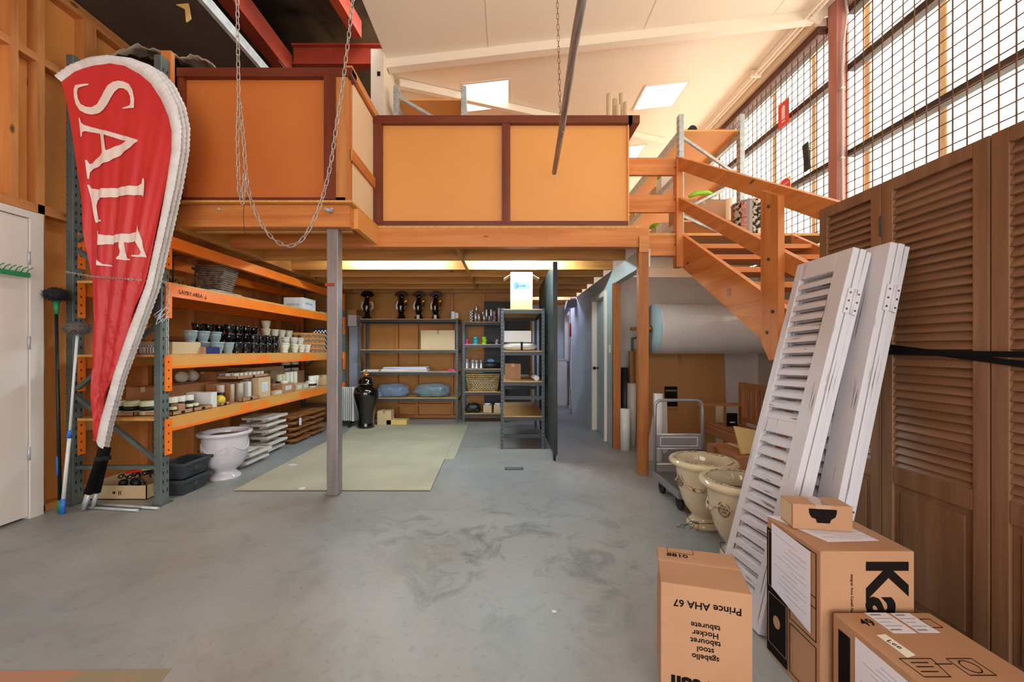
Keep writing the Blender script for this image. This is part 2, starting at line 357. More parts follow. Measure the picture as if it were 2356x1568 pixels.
# hall
b = B(); b.box(1.42, 1.52, 5.2, 5.55, 0, 2.36); b.box(1.42, 1.52, 6.35, 8.55, 0, 2.36); b.box(1.42, 1.52, 9.3, 9.8, 0, 2.36)
b.box(1.42, 1.52, 5.55, 6.35, 2.09, 2.36); b.box(1.42, 1.52, 8.55, 9.3, 2.09, 2.36); b.box(1.42, 1.52, 4.13, 5.2, 2.17, 2.36)
st('wall_hall', b, 'plaster')
st('wall_hall_end', B().box(.4, 1.52, 9.8, 9.9, 0, 2.55), 'plaster')
st('wall_hall_left', B().box(.42, .5, 7.6, 9.8, 0, 2.55), 'plaster')
for n, (y0, y1) in ((2, (5.55, 6.35)), (3, (8.55, 9.3))):
    d = st('door_%d' % n, B().box(1.46, 1.5, y0+.04, y1-.04, .01, 2.05), 'plaster')
    f = B(); f.box(1.385, 1.52, y0-.02, y0+.035, 0, 2.13); f.box(1.385, 1.52, y1-.035, y1+.05, 0, 2.13); f.box(1.385, 1.52, y0+.035, y1-.035, 2.06, 2.13)
    f.build('door_frame', 'cream', d)
    k = B(); k.cyl((1.46, y1-.13, 1.0), (1.41, y1-.13, 1.0), .01, 10); k.ball((1.4, y1-.13, 1.0), .028, 12); k.cyl((1.459, y1-.13, 1.0), (1.452, y1-.13, 1.0), .03, 16)
    k.build('door_knob', 'blackgloss', d)
st('wall_alcove', B().box(1.52, 3.7, 5.75, 5.85, 0, 2.36), 'alcove')
# right wall with its glazed, meshed upper part
wr = st('wall_right', B().box(3.7, 3.95, -3.0, 10.6, 0, 2.45), 'alcove')
B().box(3.72, 3.95, -3.0, 10.6, 5.02, 5.5).build('header', 'cream', wr)
for n, (y0, y1) in ((1, (-.4, 4.25)), (2, (4.45, 10.4))):
    wn = st('window_%d' % n, B().box(3.9, 3.905, y0, y1, 2.45, 5.02), 'sheet')
    for z in (2.5, 3.42, 4.35, 4.97):
        B().box(3.7, 3.79, y0, y1, z-.035, z+.035).build('window_rail', 'darkrail', wn)
    for k in range(15):
        y = -.35+.735*k
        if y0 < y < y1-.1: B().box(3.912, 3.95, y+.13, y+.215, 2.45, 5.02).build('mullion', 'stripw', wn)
st('trim_1', B().box(3.56, 3.7, 4.52, 10.5, 5.03, 5.13), 'cream')
st('trim_2', B().box(3.6, 3.71, 4.52, 10.5, 4.93, 5.03), 'darktrim')
# ceilings
def zc(x): return 4.72+.113*x
holes = [(-.56, .04, 4.95, 5.53), (1.92, 2.53, 5.4, 5.95), (1.92, 2.53, 7.07, 7.77)]
xs = sorted({-1.35, 3.72, *[h[0] for h in holes], *[h[1] for h in holes]}); ys = sorted({-3.0, 10.6, *[h[2] for h in holes], *[h[3] for h in holes]})
b = B()
for xa, xb in zip(xs, xs[1:]):
    for ya, yb in zip(ys, ys[1:]):
        if any(h[0]-.001 <= xa and xb <= h[1]+.001 and h[2]-.001 <= ya and yb <= h[3]+.001 for h in holes): continue
        v = [b.bm.verts.new((x, y, zc(x)+dz)) for x, y, dz in ((xa,ya,0),(xb,ya,0),(xb,yb,0),(xa,yb,0),(xa,ya,.12),(xb,ya,.12),(xb,yb,.12),(xa,yb,.12))]
        for f in ((0,3,2,1),(4,5,6,7),(0,1,5,4),(1,2,6,5),(2,3,7,6),(3,0,4,7)): b.bm.faces.new([v[i] for i in f])
cl = st('ceiling', b, 'ceil')
for x in (-.2, 1.55, 3.0):
    B().bar((x, -.5, zc(x)-.001), (x, 4.42, zc(x)-.001), .012, .006).build('panel_joint', 'ceil', cl)
for x0, x1, y0, y1 in holes:
    f = B()
    for a_, b_ in (((x0,y0),(x1,y0)), ((x1,y0),(x1,y1)), ((x1,y1),(x0,y1)), ((x0,y1),(x0,y0))):
        f.bar((a_[0], a_[1], zc(a_[0])-.004), (b_[0], b_[1], zc(b_[0])-.004), .03, .012)
    f.build('skylight_frame', 'cream', cl)
    g = B(); v = [g.bm.verts.new((x, y, zc(x)+.2)) for x, y in ((x0-.1,y0-.1),(x1+.1,y0-.1),(x1+.1,y1+.1),(x0-.1,y1+.1))]; g.bm.faces.new(v)
    st('window_%d' % (3+holes.index((x0,x1,y0,y1))), g, 'skyglass')
    portal('daylight_skylight', ((x0+x1)/2, (y0+y1)/2, zc((x0+x1)/2)+.16), (0,0,0), x1-x0, y1-y0)
st('ceiling_left', B().box(-3.8, -2.62, -3.0, 10.6, 4.3, 4.34), 'dark_ply')
st('trim_3', B().box(-2.62, -2.58, -.6, 7.0, 4.26, 4.36), 'steel')
# dark roof void with sagging foil
b = B(); nx, ny = 14, 40; vs = [[None]*(ny+1) for _ in range(nx+1)]
for i in range(nx+1):
    for j in range(ny+1):
        x = -3.9+2.6*i/nx; y = -3.0+13.6*j/ny
        vs[i][j] = b.bm.verts.new((x, y, 5.35+.1*math.sin(y*6+x*2)*math.sin(x*3)+random.uniform(-.04,.04)))
for i in range(nx):
    for j in range(ny):
        f = b.bm.faces.new((vs[i][j], vs[i+1][j], vs[i+1][j+1], vs[i][j+1])); f.smooth = True
st('ceiling_void', b, 'darkvoid')
st('wall_void', B().box(-3.95, -3.9, -3.0, 10.6, 4.3, 5.5), 'darkvoid')
st('wall_void_end', B().box(-3.9, -1.5, 9.0, 9.05, 2.6, 5.4), 'darkvoid')
b = B(); b.box(-1.49, -1.35, 4.3, 10.5, 2.585, 4.6); ww = st('wall_upper_left', b, 'cream')
B().box(-1.42, -1.385, 4.296, 4.3, 4.3, 4.35).build('socket_hole', 'slot', ww)
B().box(-1.37, -1.347, 4.42, 4.5, 4.46, 4.56).build('socket_hole', 'slot', ww)
st('wall_upper_back', B().box(-1.5, 3.8, 10.5, 10.6, 2.5, 5.3), 'cream')
# ------------------------------------------------ roof members (things)
tag(B().box(-2.75, -2.6, -.5, 4.75, 4.62, 4.86).build('roof_girder', 'redsteel'), 'red oxide steel girder running away from the viewer beside the dark ceiling panel', 'steel beam')
gb = thing('roof_crossbeam', 'red steel cross beam in the dark roof void above the mezzanine', 'steel beam', (-2.6, 4.78, 4.75))
B().box(0, 1.1, -.005, .005, .02, .23).build('web', 'redsteel', gb); B().box(0, 1.1, -.05, .05, 0, .02).build('flange', 'redsteel', gb); B().box(0, 1.1, -.05, .05, .23, .25).build('flange', 'redsteel', gb)
tag(B().box(-3.7, -1.5, 5.6, 5.75, 4.6, 4.8).build('roof_crossbeam', 'redsteel'), 'shaded red steel beam deepest in the dark roof void', 'steel beam')
b = B(); b.bar((-2.3, -.5, 5.1), (-1.75, 4.6, 5.05), .1, .2); tag(b.build('roof_purlin', 'redsteel'), 'red purlin under the sagging black roof foil', 'steel beam')
b = B(); b.bar((-1.36, 4.45, zc(-1.36)-.05), (3.5, 4.45, zc(3.5)-.05), .1, .1)
rb = thing('roof_beam', 'white painted beam crossing under the sloping ceiling in front of the skylights', 'roof beam', (0,0,0)); b.build('beam', 'cream', rb)
b = B(); b.prism([(3.38, 4.98), (3.52, 5.12), (3.72, 5.16), (3.72, 5.06), (3.55, 5.0), (3.5, 4.93)], lambda x, z: (x, 4.36, z), (0, .02, 0))
for x, z in ((3.42, 5.02), (3.48, 5.05), (3.5, 4.98)): b.cyl((x, 4.35, z), (x, 4.36, z), .012, 8)
b.build('knee_plate', 'cream', rb)
b = B(); b.bar((-1.3, 4.75, zc(-1.3)-.05), (2.8, 6.95, zc(2.8)-.05), .07, .09)
tag(b.build('valley_beam', 'cream'), 'cream beam running diagonally under the ceiling behind the first skylight', 'roof beam')
b = B()
for dx, dz in ((0, 0), (.07, .01)):
    b.tube([(3.36+dx, 1.0, 5.02+dz), (3.36+dx, 10.3, 5.02+dz)], .018, 10)
for y in (3.8, 5.3, 6.9, 8.5): b.box(3.32, 3.46, y, y+.04, 5.0, 5.08)
tag(b.build('conduit_run', 'cream'), 'pair of cream conduit pipes clipped along the ceiling above the mesh windows', 'pipe')
rp = thing('steel_column', 'dull red steel column standing between the two meshed windows', 'column', (3.58, 4.24, 0))
B().box(0, .13, .0, .012, 0, 5.1).build('flange', 'redpost', rp); B().box(0, .13, .1, .112, 0, 5.1).build('flange', 'redpost', rp)
B().box(0.0, .012, .012, .1, 0, 5.1).build('web', 'redpost', rp)
b = B(); b.tube([(3.62, 4.215, 2.3), (3.62, 4.215, 4.3), (3.63, 4.215, 4.6), (3.66, 4.2, 4.9), (3.64, 4.2, 5.1)], .013, 10)
b.mi = 0
for z in (2.6, 3.35, 4.1): b.box(3.6, 3.64, 4.2, 4.235, z, z+.02)
tag(b.build('conduit', 'pvc'), 'grey white conduit clipped down the face of the red column', 'pipe')
def mesh_panel(y0, y1, label):
    b = B()
    z = 2.48
    while z < 5.0: b.tube([(3.66, y0, z), (3.66, y1, z)], .0056, 5, caps=False); z += .1
    y = y0
    while y <= y1: b.tube([(3.652, y, 2.45), (3.652, y, 5.0)], .0056, 5, caps=False); y += .1
    tag(b.build('security_mesh', 'rust'), label, 'wire mesh', 'welded mesh over the windows')
mesh_panel(1.4, 4.22, 'rusty welded wire mesh over the window nearer the viewer, right of the red column')
mesh_panel(4.4, 9.2, 'rusty welded wire mesh over the far window, left of the red column behind the stair')
# signs and things hooked on the mesh
sg = thing('fire_sign', 'red rectangular fire extinguisher sign wired to the far window mesh', 'sign', (3.63, 5.12, 4.38))
B().box(-.004, 0, -.1, .1, -.16, .16).build('plate', 'signred', sg)
b = B(); b.prism([(-.03,-.07),(.03,-.07),(.03,.08),(.015,.11),(-.015,.11),(-.03,.08)], lambda y, z: (-.0045, y, z), (-.001,0,0)); b.box(-.0055,-.0045,-.03,.03,-.11,-.09); b.build('extinguisher_symbol', 'flagwhite', sg)
sg = thing('round_sign', 'red semicircular warning sign on a pale card, low on the far mesh', 'sign', (3.63, 5.1, 3.42))
B().prism([(-.11,-.16),(.11,-.16),(.11,.1),(-.11,.1)], lambda y, z: (0, y, z), (-.003,0,0)).build('card', 'stripw', sg)
B().prism([(.1*math.cos(t*PI/12), -.0+.1*math.sin(t*PI/12)) for t in range(0, 13)]+[(-.1,-.06),(.1,-.06)], lambda y, z: (-.004, y, z), (-.001,0,0)).build('red_disc', 'signred', sg)
text('lettering', 'DANGER', .04, (-.0055, 0, .03), (0,-1,0), (0,0,1), 'flagwhite', sg)
b = B(); b.box(-.012, .0, -.045, .045, -.17, .17)
for k in range(6): b.cyl((-.014, -.04+.016*k, -.17), (-.014, -.04+.016*k, .17), .004, 6)
for k in range(3): b.tube([(-.01, -.05, .1-.03*k), (-.01, -.08, .12-.03*k), (-.01, -.1, .09-.03*k)], .003, 6)
o = b.build('wire_bundle', 'darkrail', loc=(3.63, 4.72, 3.62), rot=(-.12, 0, 0)); tag(o, 'dark bundle of metal rods hooked on the mesh beside the column', 'metal bundle')
tag(B().cyl((3.45, 6.05, 2.585), (3.45, 6.05, 3.62), .06, 20).build('cardboard_tube', 'tube'), 'thick cardboard tube standing alone by the mesh behind the stair rail', 'tube')

# ================================================ MEZZANINE
mz = thing('mezzanine', 'timber mezzanine floor on exposed pine joists above the shelving', 'mezzanine')
b = B(); b.box(-2.86, -1.33, 3.36, 4.05, 2.562, 2.58); b.box(-3.71, 1.42, 4.05, 10.5, 2.552, 2.58); b.box(1.42, 3.7, 4.31, 10.5, 2.552, 2.58)
b.build('deck', 'particle', mz)
B().box(-2.86, -1.37, 3.42, 3.51, 2.37, 2.56).build('front_beam', 'pineX', mz)
B().box(-2.89, 1.47, 4.05, 4.14, 2.36, 2.55).build('main_beam', 'pineX', mz)
B().box(-1.375, -1.33, 3.51, 4.05, 2.38, 2.56).build('edge_beam', 'ply_lt', mz)
B().box(1.47, 1.9, 4.31, 4.36, 2.33, 2.55).build('landing_beam', 'pineX', mz)
for y in (3.55, 4.64, 5.2, 5.71, 6.32, 6.86, 7.3):
    B().box(-3.7 if y > 4 else -2.86, 1.415 if y > 4 else -1.4, y, y+.045, 2.36, 2.55).build('joist', 'joistX', mz)
for y in (7.9, 8.4, 8.9, 9.4): B().box(.5, 1.42, y, y+.045, 2.36, 2.55).build('joist', 'joistX', mz)
B().box(-2.9, -2.86, 3.42, 7.4, 2.34, 2.56).build('bearer', 'joistY', mz)
for y0, y1 in ((4.14,4.64),(4.685,5.2),(5.245,5.71),(5.755,6.32),(6.365,6.86)): B().box(-.54, -.5, y0, y1, 2.36, 2.55).build('blocking', 'joistY', mz)
b = B()
for x in (-2.5, -1.52): b.cyl((x, 3.4, 2.52), (x, 3.42, 2.52), .012, 8)
b.cyl((-1.55, 3.34, 2.5), (-1.52, 3.42, 2.5), .014, 10); b.build('bolt', 'steel', mz)
bl = thing('balustrade', 'orange ply balustrade with dark red rails round the mezzanine edge', 'balustrade')
B().box(-2.84, -1.37, 3.44, 3.455, 2.6, 3.72).build('panel', 'ply_red', bl)
B().box(-2.86, -1.34, 3.39, 3.5, 3.665, 3.74).build('top_rail', 'redX', bl)
B().box(-2.86, -1.4, 3.4, 3.44, 2.58, 2.62).build('bottom_rail', 'redX', bl)
B().box(-2.86, -2.81, 3.4, 3.44, 2.6, 3.67).build('stile', 'redZ', bl); B().box(-1.58, -1.48, 3.385, 3.44, 2.6, 3.67).build('stile', 'redZ', bl)
B().box(-1.48, -1.38, 3.4, 3.5, 2.57, 3.7).build('corner_post', 'studZ', bl)
B().box(-1.39, -1.375, 3.5, 4.07, 2.585, 3.68).build('side_panel', 'ply_sunlit', bl)
b = B(); b.bar((-1.365, 3.4, 3.73), (-1.365, 4.12, 3.73), .05, .07); b.build('top_rail', 'pineY', bl)
b = B(); b.box(-1.375, -1.35, 3.44, 4.05, 2.96, 3.06); b.build('mid_rail', 'pineY', bl)
B().box(-1.33, 1.26, 4.08, 4.095, 2.58, 3.64).build('panel', 'ply_lt', bl)
B().box(-1.38, 1.3, 4.03, 4.13, 3.63, 3.71).build('top_rail', 'redX', bl)
B().box(-1.37, 1.26, 4.04, 4.08, 2.58, 2.625).build('bottom_rail', 'redX', bl)
for x in (-1.37, -.045): B().box(x, x+.085, 4.035, 4.08, 2.6, 3.64).build('stile', 'redZ', bl)
B().box(1.26, 1.275, 4.06, 4.3, 2.58, 3.64).build('side_panel', 'ply_lt', bl)
B().box(1.26, 1.375, 4.03, 4.42, 3.63, 3.71).build('top_rail', 'redY', bl)
sp = thing('steel_post', 'grey square steel post holding the front corner of the mezzanine', 'post', (-1.595, 3.47, 0))
B().box(0, .1, 0, .1, 0, 2.37).build('column', 'postpaint', sp, bevel=.006)
b = B(); b.box(-.01, .07, -.012, 0, 1.86, 1.885); b.build('bracket', 'redsteel', sp)
tp = thing('timber_post', 'pine post under the right end of the mezzanine beam', 'post', (1.37, 4.04, 0))
B().box(0, .1, 0, .07, 0, 2.36).build('shaft', 'postZ', tp); B().box(.0, .1, -.012, 0, 2.3, 2.47).build('packer', 'studX', tp)
tag(B().box(1.405, 1.5, 5.13, 5.2, 0, 2.17).build('timber_post', 'postZ'), 'pine stud at the open end of the hall wall beside the plastic rolls', 'post')
# ================================================ STAIR
K = .6144
def zs(y, c): return H + K*y - c
sr = thing('staircase', 'open pine staircase with plank treads and handrail up to the mezzanine', 'staircase', (0,0,0))
def rake(x0, x1, ya, yb, ct, cb): return B().prism([(ya, max(zs(ya,ct),0)), (yb, zs(yb,ct)), (yb, zs(yb,cb)), (max(ya, (cb-H)/K), max(zs(ya,cb),0))], lambda y, z: (x0, y, z), (x1-x0, 0, 0))
rake(1.93, 1.975, .15, 4.3, 1.38, 1.74).build('stringer', 'pineY', sr); rake(3.13, 3.175, .15, 4.3, 1.38, 1.74).build('stringer', 'pineY', sr)
for k in range(1, 14):
    z = 2.56-.18*k; y = 4.3-.293*k
    B().box(1.975, 3.13, y-.0, y+.27, z-.045, z).build('tread', 'pineX', sr)
rake(1.885, 1.93, 1.0, 4.36, .53, .67).build('handrail', 'pineY', sr); rake(1.885, 1.93, 1.0, 4.3, .97, 1.1).build('mid_rail', 'pineY', sr)
B().box(1.86, 1.93, 4.27, 4.36, 2.2, 3.37).build('newel_post', 'pineZ', sr)
b = B().prism([(2.65, 1.24), (2.65, 2.34), (2.83, 2.45), (2.83, 1.36), (2.74, 1.22)], lambda y, z: (1.84, y, z), (.045, 0, 0)); b.build('newel_post', 'pineZ', sr)
b = B()
for y, z in ((2.74,2.3),(2.74,1.93),(2.7,1.56),(2.76,1.42)): b.cyl((1.832, y, z), (1.84, y, z), .012, 10)
for z in (3.3, 2.95, 2.45): b.cyl((1.852, 4.31, z), (1.86, 4.31, z), .01, 10)
b.build('bolt', 'darkrail', sr)
B().box(1.927, 1.93, 3.36, 3.42, 1.76, 1.83).build('label_plate', 'redpost', sr)
B().box(1.28, 1.87, 4.31, 4.35, 3.22, 3.41).build('landing_rail', 'pineX', sr); B().box(1.28, 1.87, 4.31, 4.35, 2.81, 3.0).build('landing_rail', 'pineX', sr)

# unseen end walls added behind the viewer, opening sized to dim the front daylight
b = B(); b.box(-3.9, 3.95, -3.1, -3.0, 3.2, 5.5); b.box(-3.9, -2.6, -3.1, -3.0, 0, 3.2); b.box(2.8, 3.95, -3.1, -3.0, 0, 3.2); st('wall_front_added', b, 'cream')
st('wall_right_end', B().box(3.72, 3.95, -3.0, -.4, 2.45, 5.02), 'cream')
# ================================================ PALLET RACKS
def pallet_rack(name, label, x0, x1, y0, y1, z0, hn, hf, levels, bh, mu, mb, front=1, brace_z=(.31, .93, 1.55, 2.17, 2.79, 3.4), plates=True, worn=None):
    """front=+1: aisle on the +X side. levels = tops of the beams"""
    t = thing(name, label, 'storage rack', (0, 0, z0))
    for yy, h in ((y0, hn), (y1, hf)):
        for xx in (x0, x1-.06):
            u = B().box(xx, xx+.06, yy-.03, yy+.05, 0, h).build('upright', mu, t, bevel=.004)
            s = B(); z = .1
            while z < h-.05:
                if xx > 0 or front > 0:
                    for yo in (-.012, .026): s.box(xx+.0595, xx+.0606, yy+yo, yy+yo+.01, z, z+.028)
                s.box(xx+.008, xx+.014, yy-.0306, yy-.0295, z, z+.008)
                for xo in ((-.0006,) if x0 > 0 else ()):
                    for yo in (-.012, .026): s.box(xx+xo, xx+.0005, yy+yo, yy+yo+.01, z, z+.028)
                z += .075
            s.build('slots', 'slot', u)
            B().box(xx-.02, xx+.08, yy-.05, yy+.07, 0, .008).build('foot_plate', mu, t)
        zs_ = [z for z in brace_z if z < h]
        B().bar((x0+.05, yy+.01, zs_[0]-.0), (x1-.05, yy+.01, zs_[0]), .03, .03).build('brace', mu, t)
        for i in range(len(zs_)-1):
            a, c = ((x1-.04, x0+.04) if i % 2 == 0 else (x0+.04, x1-.04))
            B().bar((a, yy+.01, zs_[i]+.03), (c, yy+.01, zs_[i+1]-.02), .03, .03).build('brace', mu, t)
    for i, z in enumerate(levels):
        for xx in (x0+.0, x1-.05):
            b = B(); b.box(xx, xx+.04, y0+.05, y1-.03, z-bh, z)
            if xx > x0 and worn: b.mi = 1; b.box(xx+.0, xx+.05, y0+.05, y1-.03, z-bh-.002, z-bh+.02)
            b.build('beam', [(worn if (worn and i in (0, 1)) else mb), mb], t)
            if plates:
                for yy in (y0+.045, y1-.05):
                    c = B(); c.box(xx+.045, xx+.062, yy-.04, yy+.02, z-.29, z+.01)
                    for q in range(4): c.mi = 1; c.box(xx+.062, xx+.0625, yy-.02, yy-.008, z-.26+.07*q, z-.245+.07*q)
                    c.build('beam_connector', [mb, 'slot'], t)
        if z < levels[-1] or not plates:
            B().box(x0+.01, x1-.01, y0+.0, y1+.02, z, z+.02).build('shelf_board', 'particle' if plates else 'shelfply', t)
    return t
rk = pallet_rack('pallet_rack', 'long grey and orange pallet rack of pots and candles along the left wall', -3.66, -2.87, 3.28, 6.98, 0, 3.75, 2.3,
                 (.70, 1.235, 1.855, 2.27), .1, 'rackgrey', 'orange', worn='orangeworn')
text('marker_writing', 'LAYBY AREA', .05, (-2.868, 3.56, 1.8), (0,1,-.02), (0,0,1), 'ink', rk, sx=.95)
b = B(); b.box(-2.8686, -2.868, 3.73, 3.735, 1.775, 1.815); b.bar((-2.8684, 3.72, 1.79), (-2.8684, 3.7325, 1.775), .0006, .004); b.bar((-2.8684, 3.745, 1.79), (-2.8684, 3.7325, 1.775), .0006, .004); b.build('marker_arrow', 'ink', rk)
pallet_rack('pallet_rack', 'galvanised rack with orange boards on the mezzanine beside the white wall', -1.27, -.45, 4.42, 6.2, 2.58, 1.68, 1.68, (.5, 1.53), .07, 'steel', 'steel', plates=False, brace_z=(.12, .6, 1.12, 1.6))
pallet_rack('pallet_rack', 'galvanised rack with orange boards by the mesh window above the stair', 2.13, 2.94, 4.85, 7.8, 2.58, 1.62, 1.62, (.3, .92, 1.42), .07, 'steel', 'steel', plates=False, brace_z=(.02, .4, .83, 1.38))
tag(B().box(-2.95, -2.865, 3.34, 3.38, 3.0, 3.85).build('timber_offcut', 'pineZ'), 'orange timber block wedged behind the top of the flags', 'timber')
# plastic sheets slumped over the rack top
def lump(prof, y0, y1, drop, seed, n=34, m_=12):
    random.seed(seed); b = B(); g = []
    for i in range(n+1):
        x = prof[0][0]+(prof[-1][0]-prof[0][0])*i/n; k = max(j for j in range(len(prof)) if prof[j][0] <= x+1e-6); k = min(k, len(prof)-2)
        z = prof[k][1]+(prof[k+1][1]-prof[k][1])*(x-prof[k][0])/(prof[k+1][0]-prof[k][0]); row = []
        for j in range(m_+1):
            t_ = j/m_; row.append(b.bm.verts.new((x, y0+(y1-y0)*t_, max(z-drop*(1-t_)**2-.1*t_**2+.012*math.sin(i*1.3+j*1.7)+.008*math.sin(i*3.1-j), 3.775))))
        g.append(row)
    for i in range(n):
        for j in range(m_): f = b.bm.faces.new((g[i][j], g[i+1][j], g[i+1][j+1], g[i][j+1])); f.smooth = True
    return b
tag(lump([(-3.66,3.78),(-3.5,3.9),(-3.3,3.93),(-3.0,3.88),(-2.88,3.9),(-2.78,3.8)], 3.4, 4.0, .07, 2).build('plastic_sheet', 'rubber'), 'black plastic sheet under the dusty one on the rack top', 'plastic sheet')
o = lump([(-3.62,3.84),(-3.5,3.96),(-3.28,4.05),(-3.1,4.0),(-2.9,3.94),(-2.72,3.95),(-2.62,3.88),(-2.5,3.8)], 3.46, 4.1, .05, 3).build('plastic_sheet', mat('dusty_film', (190,172,152), .4, col2=(150,132,112), scale=3, bump=.4, bscale=10)); tag(o, 'crumpled dusty taupe plastic sheet dumped on the rack top', 'plastic sheet')
md = o.modifiers.new('s', 'SOLIDIFY'); md.thickness = .01
# ------------------------------------------------ goods on the left rack
def ux(u, X): return -X*F/(UX-u)      # depth of a point standing on the line X under the sight line u
Z1, Z2, Z3 = 1.876, 1.256, .721
POT = [(.001,0),(.043,0),(.045,.006),(.041,.014),(.042,.02),(.05,.038),(.056,.06),(.059,.088),(.059,.094),(.066,.098),(.066,.11),(.06,.112),(.055,.104),(.04,.04),(.0,.035)]
def pot_src(name, m, label, group):
    t = thing(name, label, 'pot', (0,0,-50), 0, group)
    B().lathe(POT[:-1]+[(.001,.035)], n=24).build('bowl', m, t)
    b = B()
    for k in range(4):
        a = k*PI/2; b.tube([(.054*math.cos(a+s)+.002*math.cos(a+s), .056*math.sin(a+s), .085-.02*math.cos(s*2)) for s in (-.6,-.3,0,.3,.6)], [.001,.004,.005,.004,.001], 6)
    b.build('swag', m, t); return t
src = {'g': pot_src('glazed_pot', 'potgrey', 'pale grey blue glazed pot beside the crushed carton, middle rack shelf', 'grey blue pots'),
       'k': pot_src('glazed_pot', 'blackgloss', 'glossy black glazed pot in the stacked rows, middle rack shelf', 'black pots'),
       'c': pot_src('glazed_pot', 'potcream', 'cream glazed pot in the stacked rows, middle rack shelf', 'cream pots')}
used = set()
def pot(k, u, lv, X, s=1.0):
    r = src[k]
    if k in used: r = dup(r)
    used.add(k); y = ux(u, X); r.location = (X, y, Z2+.104*s*lv+.001*lv); r.scale = (s*.88,s*.88,s)
PX = [('g',[(500,0),(524,0)],-2.96),('g',[(438,1),(467,1),(495,1)],-3.1),('g',[(440,0),(469,0),(497,0)],-3.1)]
for k, l, X in PX:
    for u, lv in l: pot(k, u, lv, X, 1.06)
for u in (545, 565): pot('k', u, 0, -2.97, 1.12)
for u in (584, 600, 616, 631):
    for lv in (0, 1): pot('k', u, lv, -2.96, 1.0)
for u in (455, 480, 505, 528, 547, 566, 584):
    for lv in (0, 1, 2): pot('k', u, lv, -3.27 if u < 520 else -3.12, 1.0)
for u, lv in ((654,0),(678,0),(693,0),(706,0)): pot('c', u, lv, -2.96, 1.12 if u < 660 else 1)
for u in (657, 676, 690): 
    for lv in (0, 1): pot('c', u, lv, -3.1)
for u in (612, 632, 648, 664):
    for lv in (0, 1, 2) if u > 612 else (0, 1, 2, 3): pot('c', u, lv, -3.24)
# patterned boxes at the far end of the middle shelf
def checker(name, c1, c2, sc, gap=True):
    m = bpy.data.materials.new(name); m.use_nodes = True; nt = m.node_tree; N = nt.nodes; L = nt.links; b = N['Principled BSDF']; b.inputs['Roughness'].default_value = .5
    tc = N.new('ShaderNodeTexCoord'); c = N.new('ShaderNodeTexChecker'); c.inputs['Scale'].default_value = sc
    c.inputs[1].default_value = lin(c1); c.inputs[2].default_value = lin(c2); L.new(tc.outputs['Object'], c.inputs[0]); L.new(c.outputs[0], b.inputs['Base Color']); return m
M['check'] = checker('check_card', (230,230,236), (20,22,30), 40)
M['weave'] = mat('woven_band', (120,84,64), .7, col2=(196,160,120), scale=60, detail=1, lo=.45, hi=.55)
def gift_box(x, y, z, w, l, h, m1, m2, label, group):
    t = thing('gift_box', label, 'box', (x, y, z), 0, group)
    B().box(-w/2, w/2, -l/2, l/2, 0, h*.62).build('base', m1, t); B().box(-w/2-.004, w/2+.004, -l/2-.004, l/2+.004, h*.62, h).build('lid', m2, t)
for i in range(4): gift_box(-3.0, 6.08-.0*i, Z2+.073*i, .2, .36, .072, 'weave', 'ply_lt', 'brown woven gift box with yellow lid, stacked left of the checkered boxes', 'woven gift boxes')
for i in range(5): gift_box(-3.0, 6.5, Z2+.076*i, .2, .42, .075, 'check', 'black', 'black and white checkered gift box, stacked at the far end of the middle shelf', 'checkered gift boxes')
for i in range(3): gift_box(-3.3, 6.1, Z2+.1*i, .24, .36, .099, 'weave', 'ply_lt', 'brown woven gift box in the back row of the middle shelf', 'woven gift boxes behind')
# cartons on the rack
def carton(name, x0, x1, y0, y1, z0, z1, m, label, tape=True, cat='box', lab=None, open_=False, group=None, parent_m='carton_lt'):
    t = thing(name, label, cat, ((x0+x1)/2, (y0+y1)/2, z0), 0, group); a, b_, h = (x1-x0)/2, (y1-y0)/2, z1-z0
    if open_:
        b = B(); b.box(-a, a, -b_, b_, 0, .005); b.box(-a, -a+.005, -b_, b_, 0, h); b.box(a-.005, a, -b_, b_, 0, h); b.box(-a, a, -b_, -b_+.005, 0, h); b.box(-a, a, b_-.005, b_, 0, h)
        b.build('body', m, t)
    else:
        B().box(-a, a, -b_, b_, 0, h).build('body', m, t, bevel=.003)
        if tape: B().box(-.02, .02, -b_-.0008, b_+.0008, h*.8, h+.0008).build('tape', 'carton_lt' if m != 'carton_lt' else 'carton', t)
    if lab:
        lx = lab; B().box(a+.0005, a+.0015, -b_*lx, b_*lx, h*.3, h*.75).build('address_label', 'paper', t)
        b = B()
        for q in range(4): b.box(a+.0016, a+.002, -b_*lx*.8, b_*lx*.7, h*(.36+.09*q), h*(.38+.09*q))
        b.build('label_print', 'inklt', t)
    return t
carton('carton', -3.2, -2.92, 3.42, 3.74, Z2, Z2+.11, 'carton_lt', 'crushed pale carton at the near end of the middle rack shelf', tape=True)
t = thing('small_box', 'small navy and brown box in front of the crushed carton', 'box', (-2.9, 3.83, Z2)); B().box(-.03,.02,-.08,.1,0,.065).build('body', 'navy', t); B().box(-.03,.02,-.1,-.08,0,.065).build('end_flap', 'carton', t)
